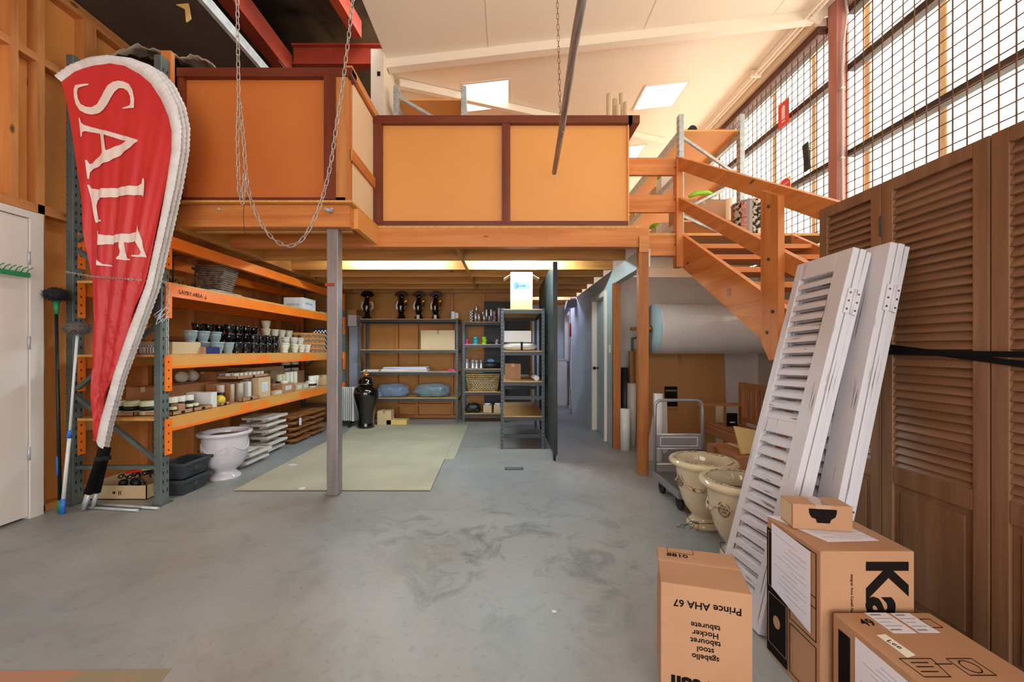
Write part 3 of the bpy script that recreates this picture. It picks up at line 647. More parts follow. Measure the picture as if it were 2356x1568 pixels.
# top shelf goods
M['wk'] = M['wicker_dk']
def wicker_basket(name, label, x, y, z, w0, l0, w1, l1, h, m, rz=0, rows=14, cols=9, thk=.36):
    t = thing(name, label, 'basket', (x, y, z), rz)
    b = B()
    for i in range(rows+1):
        f = i/rows; a = (w0+(w1-w0)*f)/2; c = (l0+(l1-l0)*f)/2; zz = h*f; pts = []
        for (p, q) in (((-a,-c),(a,-c)), ((a,-c),(a,c)), ((a,c),(-a,c)), ((-a,c),(-a,-c))):
            nseg = cols
            for k in range(nseg):
                s = k/nseg; o = .006*(1 if (k+i) % 2 else -1); nx_, ny_ = (q[1]-p[1]), -(q[0]-p[0]); ll = math.hypot(nx_, ny_)
                pts.append((p[0]+(q[0]-p[0])*s+nx_/ll*o, p[1]+(q[1]-p[1])*s+ny_/ll*o, zz))
        b.tube(pts, h/rows*thk, 5, closed=True)
    b.build('weave', m, t)
    b = B()
    for k in range(cols*2):
        for sx_, sy_ in ((1,0),(-1,0),(0,1),(0,-1)):
            s = -1+2*(k+.5)/(cols*2)
            p0 = (sx_*w0/2+(s*w0/2 if sy_ else 0), sy_*l0/2+(s*l0/2 if sx_ else 0), 0); p1 = (sx_*w1/2+(s*w1/2 if sy_ else 0), sy_*l1/2+(s*l1/2 if sx_ else 0), h)
            b.tube([p0, p1], .003, 4, caps=False)
    b.box(-w0/2, w0/2, -l0/2, l0/2, 0, .006); b.build('stakes', m, t)
    b = B(); a, c = w1/2, l1/2; b.tube([(-a,-c,h),(a,-c,h),(a,c,h),(-a,c,h)], .009, 8, closed=True); b.build('rim', m, t)
    return t
wicker_basket('wicker_basket', 'tapered grey brown wicker basket on the top rack shelf', -3.1, 4.2, Z1+.02, .16, .2, .26, .3, .27, 'wk', .12, 12, 9, .4)
b = B()
for i in range(5): b.box(-.16-.0*i, .14, -.3+.02*i, .28-.03*i, .004*i+.001*i, .004*i+.004)
o = b.jit(.004).build('folded_sheet', 'pvc', loc=(-3.06, 4.12, Z1)); tag(o, 'folded grey plastic sheet under the wicker basket', 'sheet')
t = carton('white_box', -3.2, -2.92, 5.62, 5.99, Z1, Z1+.17, 'whiteplastic', 'white printed box toward the far end of the top rack shelf', tape=False)
text('print', 'ORREFORS', .04, (0, -.1865, .07), (1,0,0), (0,0,-1), 'inklt', t); text('print', 'ORREFORS', .04, (.1415, -.02, .09), (0,1,0), (0,0,1), 'inklt', t)
b = B()
for i in range(4): b.box(-.12, .1, -.16+.01*i, .14, .004*i, .004*i+.0035)
tag(b.jit(.003).build('paper_stack', 'paper', loc=(-3.02, 6.28, Z1)), 'loose white papers behind the white printed box', 'paper')
def candle_holder(x, y, label, s=1):
    t = thing('iron_candle_holder', label, 'candle holder', (x, y, Z1), 0, 'iron candle holders'); b = B()
    b.lathe([(.001,0),(.045,0),(.045,.005),(.008,.012),(.006,.2*s),(.03,.21*s),(.03,.225*s),(.001,.225*s)], n=16); b.build('stem', 'black', t)
    b = B()
    for a in (0, 2.1, 4.2): b.tube([(.045*math.cos(a+q*.2)*(.4+q*.25), .045*math.sin(a+q*.2)*(.4+q*.25), .03+.03*math.sin(q*1.4)) for q in range(6)], .004, 6)
    b.build('scroll', 'black', t)
candle_holder(-3.0, 3.52, 'black wrought iron candle holder nearest the rack post, top shelf', 1.2); candle_holder(-2.98, 3.75, 'black wrought iron candle holder next to the wicker basket, top shelf', .9)
# candles
def candle(x, y, z, r, h, m, label, band=True, group=None):
    t = thing('candle', label, 'candle', (x, y, z), 0, group)
    B().lathe([(.0005,0),(r,0),(r,h-.004),(r-.004,h),(.0005,h-.003)], n=24).build('wax', m, t)
    if band: B().lathe([(r-.001,h*.3),(r+.0008,h*.3),(r+.0008,h*.62),(r-.001,h*.62)], n=24).build('band', 'black', t)
    B().cyl((0,0,h-.003), (0,0,h+.008), .0012, 5).build('wick', 'ink', t)
    return t
def crow(us, X, z, r, h, m, label, group, band=True):
    for u in us: candle(X, ux(u, X), z, r, h, m, label, band, group)
def tray(x0, x1, y0, y1, z, h, label):
    t = carton('tray_box', x0, x1, y0, y1, z, z+h, 'carton', label, open_=True)
    a, c = (x1-x0)/2, (y1-y0)/2; B().box(a+.0004, a+.001, -.02, .02, h*.2, h*.8).build('printed_mark', 'ink', t)
    return t
tray(-3.2, -2.9, 3.4, 3.62, Z3, .035, 'shallow cardboard tray beside the rack post, lower shelf'); tray(-3.2, -2.9, 3.63, 3.86, Z3, .035, 'shallow cardboard tray second from the rack post, lower shelf')
crow((398, 436, 449), -2.95, Z3+.006, .028, .065, 'wax_green', 'squat pale green candle with black band in the near trays', 'squat green candles')
carton('small_carton', -3.0, -2.93, 3.5, 3.57, Z3+.006, Z3+.085, 'carton', 'little cardboard box standing among the squat green candles', tape=False)
crow((396, 414, 433), -3.07, Z3+.006, .043, .135, 'wax_white', 'wide white candle with black band behind the near trays', 'wide white candles')
tag(B().box(-3.18, -2.93, 3.88, 3.96, Z3, Z3+.15).build('white_board_box', 'whiteplastic'), 'plain white slab box between the wide candles and the yellow ball candle', 'box')
carton('carton', -3.5, -3.19, 3.6, 4.5, Z3, Z3+.23, 'carton_dk', 'long brown carton lying behind the wide white candles')
b = tray(-3.03, -2.91, 3.98, 4.12, Z3, .03, 'tiny cardboard tray holding the yellow ball candle')
t = thing('ball_candle', 'glossy yellow ball candle on the lower rack shelf', 'candle', (-2.965, 4.05, Z3+.006)); B().ball((0,0,.05), .05, 24).build('wax', 'yellowwax', t); B().cyl((0,0,.098), (0,0,.112), .0015, 5).build('wick', 'ink', t)
crow((507,), -3.03, Z3+.0, .036, .2, 'wax_grey', 'tall taupe candle with black band behind the yellow ball candle', None)
crow((530, 551), -3.0, Z3+.0, .038, .2, 'wax_grey', 'tall plain taupe candle in the open carton', 'tall taupe candles', band=False)
tag(B().box(-3.15, -3.06, 4.1, 4.56, Z3, Z3+.215).box(-3.06, -2.96, 4.19, 4.2, Z3, Z3+.2).build('open_carton', 'carton_dk'), 'open brown carton behind the tall taupe candles', 'box')
tag(B().box(-3.06, -2.97, 4.5, 4.555, Z3, Z3+.205).build('white_board_box', 'whiteplastic'), 'narrow white box beside the tall labelled carton', 'box')
tray(-2.955, -2.9, 4.3, 4.6, Z3, .04, 'low cardboard tray in front of the tall taupe candles')
carton('tall_carton', -3.13, -2.93, 4.63, 4.86, Z3, Z3+.24, 'carton_lt', 'tall carton with white address label near the middle of the lower shelf', lab=.5)
tray(-3.2, -2.97, 4.32, 4.88, Z3+.245, .035, 'cardboard tray of small white candles on top of the tall carton')
for i in range(7):
    for j in range(2): candle(-3.02-.09*j, 4.37+.075*i, Z3+.252, .027, .06, 'wax_white', 'small white candle in the tray on top of the tall carton', False, 'small white tray candles')
carton('carton', -3.15, -2.93, 5.12, 5.4, Z3, Z3+.12, 'carton', 'square carton with white label right of the tall carton', lab=.5)
carton('small_carton', -2.96, -2.9, 4.9, 5.06, Z3, Z3+.055, 'carton_lt', 'small flat carton with label wedged between the labelled cartons', lab=.8, tape=False)
carton('small_carton', -3.1, -2.93, 5.46, 5.62, Z3, Z3+.09, 'carton_lt', 'small labelled carton, first of the pair beyond the square carton', lab=.7, tape=False)
carton('small_carton', -3.1, -2.93, 5.64, 5.8, Z3, Z3+.09, 'carton_lt', 'small labelled carton, second of the pair beyond the square carton', lab=.7, tape=False)
crow((642, 650), -3.08, Z3, .04, .24, 'wax_green', 'pale cylindrical candle behind the square carton', 'pale cylindrical candles')
crow((660, 669, 678), -3.08, Z3, .035, .26, 'wax_white', 'tall white candle in the row behind the small labelled cartons', 'tall white candles', False)
candle(-2.98, 5.25, Z3+.12, .045, .04, 'wax_white', 'flat white candle on top of the square carton', False)
candle(-2.96, 5.93, Z3, .075, .1, 'wax_white', 'very wide white candle with printed black band near the far end', True)
crow((716, 722, 727), -3.0, Z3, .04, .17, 'wax_white', 'white pillar candle beyond the very wide candle', 'far pillar candles', False)
carton('carton', -3.05, -2.91, 6.3, 6.5, Z3, Z3+.16, 'carton_lt', 'carton with pale label at the far end of the lower shelf', lab=.5)
t = carton('carton', -3.56, -3.24, 5.0, 5.7, Z3, Z3+.34, 'carton_lt', 'large pale carton standing at the back of the lower shelf'); text('print', 'RELAXE', .05, (.1612, -.05, .27), (0,1,0), (0,0,1), 'ink', t)
carton('carton', -3.55, -3.2, 5.75, 6.2, Z3, Z3+.25, 'carton', 'brown carton carrying two jar candles at the back of the lower shelf')
candle(-3.3, 5.85, Z3+.252, .06, .15, 'wax_white', 'white jar candle with dark lid on the rear carton, nearer', True, 'jar candles'); candle(-3.28, 6.05, Z3+.252, .06, .15, 'wax_white', 'white jar candle on the rear carton, farther', True, 'jar candles')
carton('carton', -3.55, -3.22, 4.55, 4.9, Z3, Z3+.3, 'carton_dk', 'shaded brown carton behind the tray of small white candles')
for i, y in enumerate((4.1, 4.24)): tag(B().ball((-3.4, y, Z3+.23+.06), .06, 14).build('ball_candle', 'wax_white'), ['dim white ball candle on the long brown carton, nearer', 'dim white ball candle on the long brown carton, farther'][i], 'candle')
carton('carton', -3.5, -3.2, 4.31, 4.5, Z3+.231, Z3+.33, 'carton_dk', 'small brown carton stacked on the long brown carton', lab=.5)
# seen through the near frame
for i, X in enumerate((-3.43, -3.3, -3.16)): candle(X, 3.45, Z3+.006, .055, .12, 'wax_green', 'big pale green candle behind the rack end frame', True, 'big green candles')
tray(-3.53, -3.22, 3.38, 3.56, Z3, .035, 'cardboard tray of big green candles behind the end frame')
t = thing('plastic_basket', 'small white plastic basket of red items behind the rack post, middle shelf', 'basket', (-3.06, 3.42, Z2)); b = B()
for i in range(9): b.box(-.1+.024*i, -.088+.024*i, -.06, -.055, 0, .075)
b.box(-.1, .104, -.06, -.055, 0, .01); b.box(-.1, .104, -.06, -.055, .065, .08); b.box(-.1, .104, .055, .06, 0, .08); b.box(-.1, -.095, -.06, .06, 0, .08); b.box(.099, .104, -.06, .06, 0, .08); b.build('basket', 'whiteplastic', t)
b = B(); 
for i in range(6): b.cyl((-.08+.03*i, 0, .005), (-.08+.03*i, 0, .065), .011, 8)
b.build('contents', 'signred', t)
for i in range(3):
    for j in range(2): tag(B().lathe([(.001,0),(.03,0),(.03,.075),(.028,.08),(.001,.08)], n=16).build('tin', 'silver', loc=(-3.56+.065*i, 3.42, Z2+.081*j)), 'silver tin stacked two high at the wall end of the middle shelf', 'tin', 'silver tins')
# hanging chain, wires and planters by the post
def chain(name, pts, label, r=.003, ln=.042, wd=.0085, m='chain', cat='chain'):
    pts = [Vector(p) for p in pts]; b = B(); seg = 0; d = 0; k = 0; up0 = None
    cum = [0]
    for a, c in zip(pts, pts[1:]): cum.append(cum[-1]+(c-a).length)
    step = ln-2.6*r; n_ = int(cum[-1]/step)
    for q in range(n_):
        s = (q+.5)*step
        i = max(j for j in range(len(cum)) if cum[j] <= s); i = min(i, len(pts)-2)
        p = pts[i].lerp(pts[i+1], (s-cum[i])/(cum[i+1]-cum[i])); t_ = (pts[i+1]-pts[i]).normalized()
        u = t_.cross(Vector((0,1,0))); u = u.normalized() if u.length > .1 else Vector((1,0,0)); w_ = t_.cross(u)
        if q % 2: u = w_
        a = ln/2-wd; loop = []
        for z in range(12):
            th = 2*PI*z/12; cx = math.cos(th)*wd; cz = math.sin(th)*wd+(a if math.sin(th) >= 0 else -a); loop.append(p+u*cx+t_*cz)
        b.tube(loop, r, 5, closed=True)
    return tag(b.build(name, m), label, cat)
chain('chain', [(-2.83, 3.27, 1.83), (-2.835, 3.27, 1.22)], 'short chain hanging down the outside of the front rack post')
chain('chain', [P(152, 625, 3.0), P(215, 636, 3.0), P(300, 642, 3.0), P(378, 648, 3.12), P(384, 660, 3.2)], 'thin chain tied across the flags between the rack posts', r=.0022, ln=.03, wd=.006)
b = B()
for k in range(6):
    a = random.uniform(-1, 1); b.tube([(-2.85, 3.235, 1.62), (-2.85+.02*a, 3.2, 1.55), (-2.84+.05*a, 3.18, 1.5+.02*k), (-2.8+.03*a, 3.2, 1.55+.02*k)], .0022, 5)
tag(b.build('cable_ends', 'paper'), 'loose white cable ends tied to the front rack post', 'cable')
def planter(z, label):
    t = thing('trough_planter', label, 'planter', (-2.97, 3.6, z), 0, 'charcoal troughs'); b = B()
    v = [b.bm.verts.new(p) for p in ((-.08,-.13,0),(.1,-.13,0),(.1,.13,0),(-.08,.13,0),(-.1,-.16,.13),(.13,-.16,.13),(.13,.16,.13),(-.1,.16,.13))]
    for f in ((0,3,2,1),(0,1,5,4),(1,2,6,5),(2,3,7,6),(3,0,4,7)): b.bm.faces.new([v[i] for i in f])
    b.build('body', 'planter', t); b = B(); b.box(-.11,.145,-.175,-.15,.115,.145); b.box(-.11,.145,.15,.175,.115,.145); b.box(-.11,-.09,-.15,.15,.115,.145); b.box(.12,.145,-.15,.15,.115,.145); b.build('rim', 'planter', t, bevel=.006)
    b = B(); b.ball((.117,0,.07), .03, 12, (.4,1,1)); b.tube([(.118,-.08,.08),(.116,-.05,.06),(.12,-.02,.075)], .006, 6); b.tube([(.118,.08,.08),(.116,.05,.06),(.12,.02,.075)], .006, 6); b.build('relief', 'planter', t)
planter(0, 'lower of the two charcoal trough planters by the front rack post'); planter(.146, 'upper of the two charcoal trough planters by the front rack post')
# tray carton with iron pieces, rods
t = thing('open_carton', 'shallow open cardboard box on the floor inside the rack end frame', 'box', (-3.38, 3.55, .002)); b = B()
b.box(-.29,.27,-.17,.2,0,.006); b.box(-.29,.27,-.17,-.164,0,.12); b.box(-.29,.27,.194,.2,0,.12); b.box(-.29,-.284,-.17,.2,0,.12); b.box(.264,.27,-.17,.2,0,.12); b.build('body', 'carton_lt', t)
b = B(); b.box(-.02,.0,-.1712,-.1702,.05,.07); b.box(.03,.036,-.1712,-.1702,.04,.075); b.box(.045,.051,-.1712,-.1702,.04,.075); b.build('printed_mark', 'ink', t)
b = B()
for k in range(9):
    c = Vector((random.uniform(-.1,.2), random.uniform(-.08,.12), .06)); 
    b.tube([c+Vector((.05*math.cos(q*.9)*(1-q*.1), .02*math.sin(k), .05+.05*math.sin(q*.9)*(1-q*.1)+.01*q)) for q in range(8)], .006, 6)
for k in range(3): b.ball((random.uniform(-.06,.12), random.uniform(-.05,.05), .1), .035, 10)
tag(b.build('iron_scrollwork', 'black', loc=(-3.36, 3.52, .01)), 'tangle of black iron scroll pieces lying in the open cardboard box', 'ironwork')
b = B(); b.bar((-3.38,3.5,.2), (-3.22,3.46,.235), .05, .02); tag(b.build('pliers', 'signred'), 'red hand tool on top of the black ironwork', 'tool')
b = B(); b.bar((-3.21,3.455,.238), (-3.12,3.44,.25), .02, .012); tag(b.build('screwdriver', 'lime'), 'yellow tool handle beside the red hand tool', 'tool')
for i, (a, c) in enumerate((((-3.52,3.27,.012),(-2.82,3.17,.012)), ((-3.5,3.2,.012),(-2.95,3.13,.012)))):
    b = B().tube([a, c], .011, 10); tag(b.build('metal_rod', 'steel'), ['thin steel rod on the floor in front of the rack end, farther', 'thin steel rod on the floor in front of the rack end, nearer'][i], 'rod')
# urn under the rack front
def urn(name, label, x, y, prof, m, medal=True, rz=0, scale=1, rim_m=None, swag_r=.2, swag_z=.33, mm=None):
    t = thing(name, label, 'urn', (x, y, 0), rz); t.scale = (scale, scale, 1)
    B().lathe(prof, n=56).build('body', m, t)
    b = B()
    for k in range(4):
        a0 = k*PI/2
        pts = [((swag_r+.005)*math.cos(a0+s), (swag_r+.005)*math.sin(a0+s), swag_z+.035-.075*math.cos(s*2.0)) for s in [(-.75+.1*i) for i in range(16)]]
        b.tube(pts, [.004+.009*(1-abs(-.75+.1*i)/.8) for i in range(16)], 8)
        for i in range(2, 14):
            p = pts[i]; b.ball((p[0]*1.02, p[1]*1.02, p[2]), .011*(1-abs(-.75+.1*i)/1.1), 8)
    b.build('garland', mm or m, t)
    if medal:
        for k in range(4):
            b = B(); a = k*PI/2+PI/4; c = Vector(((swag_r+.002)*math.cos(a), (swag_r+.002)*math.sin(a), swag_z-.0)); n_ = Vector((math.cos(a), math.sin(a), 0)); tt = Vector((-math.sin(a), math.cos(a), 0))
            b.tube([c+tt*.035*math.cos(q*PI/8)+Vector((0,0,.045))*math.sin(q*PI/8) for q in range(16)], .005, 6, closed=True)
            for q in range(6): b.ball(c+tt*.018*math.cos(q*PI/3)+Vector((0,0,.022))*math.sin(q*PI/3), .008, 8)
            b.ball(c, .009, 8); b.build('medallion', 'medal' if mm else m, t)
    return t
U1 = [(.001,0),(.168,0),(.172,.012),(.165,.03),(.125,.055),(.115,.07),(.12,.085),(.16,.11),(.2,.15),(.224,.2),(.233,.24),(.236,.246),(.234,.254),(.238,.258),(.24,.3),(.241,.35),(.241,.41),(.242,.425),(.285,.442),(.292,.455),(.288,.468),(.27,.474),(.225,.468),(.214,.44),(.2,.3),(.15,.16),(.001,.14)]
urn('garden_urn', 'big white glazed garden urn under the front edge of the rack', -2.86, 3.98, U1, 'glaze_w', swag_r=.238, swag_z=.33, rz=-.01, scale=.82)
B().lathe([(.001,.425),(.205,.425),(.205,.43),(.001,.432)], n=40).build('soil', 'soil', [o for o in C.objects if o.name.startswith('garden_urn')][-1])
# stacks of slatted frames
def frame_stack(x, y, n, m, desc, dy=.4, dz=.078, jit=.02, group=None, dx=.4, z0=0):
    for i in range(n):
        t = thing('timber_stand', desc, 'plant stand', (x+random.uniform(-jit,jit), y+random.uniform(-jit,jit), z0+dz*i), random.uniform(-.05,.05), group)
        b = B(); b.prism([(-dx/2+.06,-dy*.5),(-.02,-dy*.5),(-.02,dy*.5),(-dx/2+.06,dy*.5),(-dx/2,dy*.3),(-dx/2,-dy*.3)], lambda a, c: (a, c, .04), (0,0,.028)); b.build('top_board', m, t, bevel=.004)
        b = B(); b.box(.0,.045,-dy*.5,dy*.5,.04,.07); b.box(dx/2-.05,dx/2,-dy*.5,dy*.5,.04,.07); b.box(.045,dx/2-.05,-dy*.5,-dy*.5+.05,.04,.068); b.box(.045,dx/2-.05,dy*.5-.05,dy*.5,.04,.068); b.build('frame', m, t, bevel=.004)
        B().box(-dx/2+.08,-dx/2+.12,-dy*.36,dy*.36,0,.04).build('runner', m, t); B().box(dx/2-.13,dx/2-.09,-dy*.36,dy*.36,0,.04).build('runner', m, t)
frame_stack(-3.1, 4.98, 6, 'whitewash' if 'whitewash' in M else 'white', 'white painted timber stand in the tall stack under the rack', group='white timber stands, tall stack')
frame_stack(-3.0, 4.46, 2, 'white', 'white painted timber stand in the low pair beside the white urn', group='white timber stands, low pair')
frame_stack(-3.07, 5.52, 5, 'brownY', 'brown timber stand in the stack right of the white ones', group='brown timber stands, nearer stack')
frame_stack(-3.07, 5.98, 5, 'brownY', 'brown timber stand in the stack nearest the steel post', group='brown timber stands, farther stack')
tg = thing('price_tag', 'small white paper tag hanging from the nearer brown stack', 'tag', (-2.855, 5.42, .3)); B().box(0,.001,-.03,.03,-.05,.05).build('card', 'paper', tg); B().tube([(0,0,.05),(-.01,.02,.09)], .001, 4).build('string', 'paper', tg)
# ------------------------------------------------ feather flags
def res(pts, n):
    pts = [Vector((p[0], p[1])) for p in pts]; cum = [0]
    for a, c in zip(pts, pts[1:]): cum.append(cum[-1]+(c-a).length)
    out = []
    for q in range(n+1):
        s = cum[-1]*q/n; i = 0
        while i < len(cum)-2 and cum[i+1] < s: i += 1
        out.append(pts[i].lerp(pts[i+1], (s-cum[i])/max(cum[i+1]-cum[i], 1e-6)))
    return out
FY = 3.02
def fold(u, v, y0=FY):
    t = (u-205)/(1120-v)*9; a = .002+.016*max(0, min(1, (v-250)/400))
    return y0 + a*math.sin(t*9.5) + .5*a*math.sin(t*23+1)
def sheet2d(b, polys, y0, cell=7):
    for poly in polys:
        vs_ = [b.bm.verts.new((u, v, 0)) for u, v in poly]; 
    return vs_
def cloth(name, outer, hole, y0, m, parent, cell=5, yoff=0):
    bm = bmesh.new(); es = []
    for lp in [outer]+([hole] if hole else []):
        vs_ = [bm.verts.new((u, v, 0)) for u, v in lp]; es += [bm.edges.new((vs_[i], vs_[(i+1) % len(vs_)])) for i in range(len(vs_))]
    bmesh.ops.triangle_fill(bm, edges=es, use_beauty=True)
    us = [p[0] for p in outer]; vv = [p[1] for p in outer]
    for lo_, hi_, ax in ((min(us), max(us), 0), (min(vv), max(vv), 1)):
        q = lo_+cell*(1 if ax == 0 else 2.5)
        while q < hi_:
            g_ = bm.verts[:]+bm.edges[:]+bm.faces[:]; no = (1,0,0) if ax == 0 else (0,1,0)
            bmesh.ops.bisect_plane(bm, geom=g_, plane_co=(q,0,0) if ax == 0 else (0,q,0), plane_no=no); q += cell*(1 if ax == 0 else 2.5)
    for v in bm.verts:
        u_, v_ = v.co.x, v.co.y; y = fold(u_, v_, y0)+yoff; v.co = Vector(((u_-UX)/F*y0, y, H-(v_-VY)/F*y0))
    for f in bm.faces: f.smooth = True
    b = B(); b.bm.free(); b.bm = bm; return b.build(name, m, parent)
RIN = [(141,188),(171,165),(212,151),(253,146),(286,151),(322,171),(347,192),(371,229),(388,269),(395,302),(394,347),(384,416),(367,510),(339,640),(333,660),(294,763),(261,861),(231,967),(222,1012)]
ROUT = [(126,172),(159,149),(204,131),(245,126),(286,131),(327,147),(359,167),(384,196),(408,245),(418,294),(416,347),(402,429),(384,510),(355,640),(350,663),(315,763),(280,861),(252,967),(238,1034)]
LEFT = [(214,1012),(217,850),(212,700),(202,580),(190,470),(172,350),(152,230)]
def zz(pts): return [(a/2.45, c/2.45) for a, c in pts]
LET = {'S': ([(503,474),(430,482),(421,505),(422,545),(432,590),(455,625),(490,643),(525,648),(560,640),(590,620),(612,592),(630,555),(650,522),(675,500),(700,500),(722,515),(738,545),(741,580),(735,597),(695,608),(693,614),(760,611),(762,560),(752,510),(730,475),(700,461),(670,458),(640,465),(612,487),(590,520),(570,555),(550,590),(520,606),(490,605),(462,590),(446,560),(440,525),(445,500),(503,482)], None),
 'A': ([(449,666),(456,668),(466,695),(482,708),(520,718),(700,765),(783,792),(783,798),(745,830),(690,868),(620,912),(560,938),(525,955),(508,972),(503,1010),(498,1008),(489,905),(496,905),(506,924),(522,922),(552,890),(582,862),(567,755),(490,742),(474,748),(472,774),(464,774)], [(592,762),(605,851),(715,797)]),
 'L': ([(805,1003),(812,1008),(819,1110),(812,1112),(800,1100),(770,1098),(700,1105),(570,1120),(548,1130),(542,1160),(548,1215),(560,1240),(585,1245),(584,1252),(537,1253),(497,1043),(504,1042),(515,1062),(560,1068),(700,1055),(780,1045),(800,1035)], None),
 'E': ([(543,1300),(550,1300),(560,1322),(600,1327),(700,1320),(770,1308),(782,1295),(783,1270),(790,1268),(818,1447),(760,1449),(760,1442),(785,1438),(796,1420),(778,1362),(704,1366),(703,1420),(710,1452),(733,1460),(732,1465),(665,1464),(664,1458),(685,1445),(690,1420),(682,1366),(590,1380),(568,1385),(560,1410),(568,1470),(582,1488),(620,1492),(620,1499),(566,1498),(556,1470)], None)}
def border(name, inn, out, y0, parent, n=230):
    a, c = res(inn, n), res(out, n); b = B(); rows = []
    for i in range(n+1):
        row = []
        for k in range(5):
            s = k/4; p = a[i].lerp(c[i], s); pl = .0035*math.sin(i*2.6)*(1 if k > 0 else .2)
            jag = c[i]-a[i]; e = p + jag*.02*(math.sin(i*2.6) if k == 4 else 0)
            y = y0 - .02*math.sin(PI*s) + pl; row.append(b.bm.verts.new(((e.x-UX)/F*y0, y, H-(e.y-VY)/F*y0)))
        rows.append(row)
    for i in range(n):
        for k in range(4): f = b.bm.faces.new((rows[i][k], rows[i+1][k], rows[i+1][k+1], rows[i][k+1])); f.smooth = True
    return b.build(name, 'flagwhite', parent)
def flag(y0, du, label, letters):
    t = thing('feather_flag', label, 'flag', (0,0,0), 0, None)
    sh = lambda L_: [(u+du*(.25+.75*max(0, min(1, (u-130)/250))), v+abs(du)*.08) for u, v in L_]
    cloth('fabric', sh(RIN[:-1])+[sh(RIN[-1:])[0]]+sh(LEFT), None, y0, 'flagred', t)
    border('pole_sleeve', sh(RIN), sh(ROUT), y0, t)
    if letters:
        for ch, (o_, h_) in LET.items(): cloth('letter', zz(o_), zz(h_) if h_ else None, y0, 'letter', t, cell=5, yoff=-.007)
    bx = 222+du*.6
    a = Vector(((bx+14-UX)/F*y0, y0, H-(1036-VY)/F*y0)); e = Vector(((bx-38+du*.55-UX)/F*3.15, 3.17-.03*(du == 10), .015)); mdp = a.lerp(e, .72)
    B().tube([a+Vector((0,0,.02)), mdp], [.021,.024], 12).build('black_sleeve', 'strap', t); B().tube([mdp, e], .014, 12).build('pole_tip', 'steel', t)
    for q in (.12,): c_ = a.lerp(e, q); B().box(c_.x-.022, c_.x+.022, c_.y-.022, c_.y+.022, c_.z-.02, c_.z+.01).build('clip', 'rubber', t)
    return t
flag(FY, 0, 'red feather flag lettered SALE, front one of the bundle leaning on the rack', True)
flag(FY+.05, 10, 'feather flag directly behind the lettered one, its white edge showing', False)
flag(FY+.1, 20, 'rearmost feather flag of the bundle, its white edge farthest right', False)
# dusters, rake
t = thing('duster', 'black cobweb duster on a black pole against the wall stud', 'duster', (-3.56, 3.12, 0))
B().tube([(0,0,.09),(-.03,.0,1.6)], [.013,.01], 10).build('pole', 'black', t); B().cyl((0,0,.0),(0,0,.1),.015,12).build('end_cap', 'green', t)
B().tube([(-.026,0,1.58),(-.03,0,1.68)], [.012,.02], 12).build('collar', 'green', t); B().cyl((-.01,0,.3),(-.012,0,.45),.014,12).build('label_band', 'blue', t)
def fluff(c, r, sq, m, par):
    b = B()
    for k in range(420):
        a = random.uniform(0, 2*PI); zz_ = random.uniform(-1, 1); q = math.sqrt(1-zz_*zz_); d_ = Vector((q*math.cos(a)*sq[0], q*math.sin(a)*sq[1], zz_*sq[2])); p = Vector(c)
        b.tube([p+d_*r*.3, p+d_*r*random.uniform(.85,1.05)+Vector((0,0,-.006))], [.004,.0012], 3, caps=False)
    b.ball(c, r*.8, 16, sq); return b.build('bristles', m, par)
fluff((-.03,0,1.74), .085, (1,1,.75), 'fluff', t)
t = thing('duster', 'grey cobweb duster on a white pole beside the flags', 'duster', (-3.5, 3.09, 0))
B().tube([(0,0,.1),(.05,.0,.62)], [.013,.012], 10).build('lower_pole', 'whiteplastic', t); B().tube([(.05,0,.62),(.09,.02,1.44)], [.009,.009], 10).build('upper_pole', 'whiteplastic', t)
B().tube([(-.005,0,0),(0,0,.12)], .016, 12).build('end_cap', 'blue', t); B().tube([(.046,0,.6),(.054,0,.66)], .016, 12).build('lock_ring', 'blue', t)
fluff((.09,.02,1.47), .09, (1.1,.9,.7), 'fluff_g', t)
t = thing('garden_rake', 'green plastic rake head hung on the white door', 'rake', (-3.6, 2.78, 1.84)); b = B(); b.box(-.02,.0,-.2,.18,0,.035); b.build('bar', 'green', t)
b = B()
for k in range(11): b.tube([(-.01,-.18+.034*k,.03),(-.0,-.17+.034*k,.06),(.02,-.16+.034*k,.075)], .0035, 6)
b.build('tines', 'green', t)
# ------------------------------------------------ floor mats and drain
def mat_poly(name, pts, z0, z1, label):
    b = B(); b.prism([tuple(G(u, v)[:2]) for u, v in pts], lambda x, y: (x, y, z0), (0,0,z1-z0)); return tag(b.build(name, 'mat_green'), label, 'mat')
mat_poly('floor_mat', [(538,1129),(990,1129),(1042,1015),(763,1010)], .006, .011, 'nearer large khaki floor mat lying over the farther one')
mat_poly('floor_mat', [(735,1056),(1045,1056),(1078,977),(815,977)], .001, .0055, 'farther khaki floor mat reaching toward the black jar')
t = thing('floor_drain', 'small rectangular metal cover set in the concrete floor', 'drain cover', tuple(G(1183,1078))); B().box(-.1,.1,-.045,.045,.001,.004).build('cover', 'planter', t); B().box(-.085,.085,-.032,.032,.004,.005).build('plate', 'rackgrey', t)

for i, (u, v, r, lb) in enumerate(((674,1071,.03,'small white oval paper scrap on the khaki mat'),(695,1126,.03,'torn white scrap at the front edge of the khaki mat'),(1275,1407,.012,'tiny bright scrap on the floor in the foreground'))):
    p = G(u, v); tag(B().prism([(r*math.cos(a)*(1.6 if i == 0 else 1), r*math.sin(a)*random.uniform(.7,1.1)) for a in [k*PI/5 for k in range(10)]], lambda a, c: (a, c, 0), (0,0,.001)).build('paper_scrap', 'paper', loc=(p.x, p.y, .012 if i < 2 else .002)), lb, 'paper')
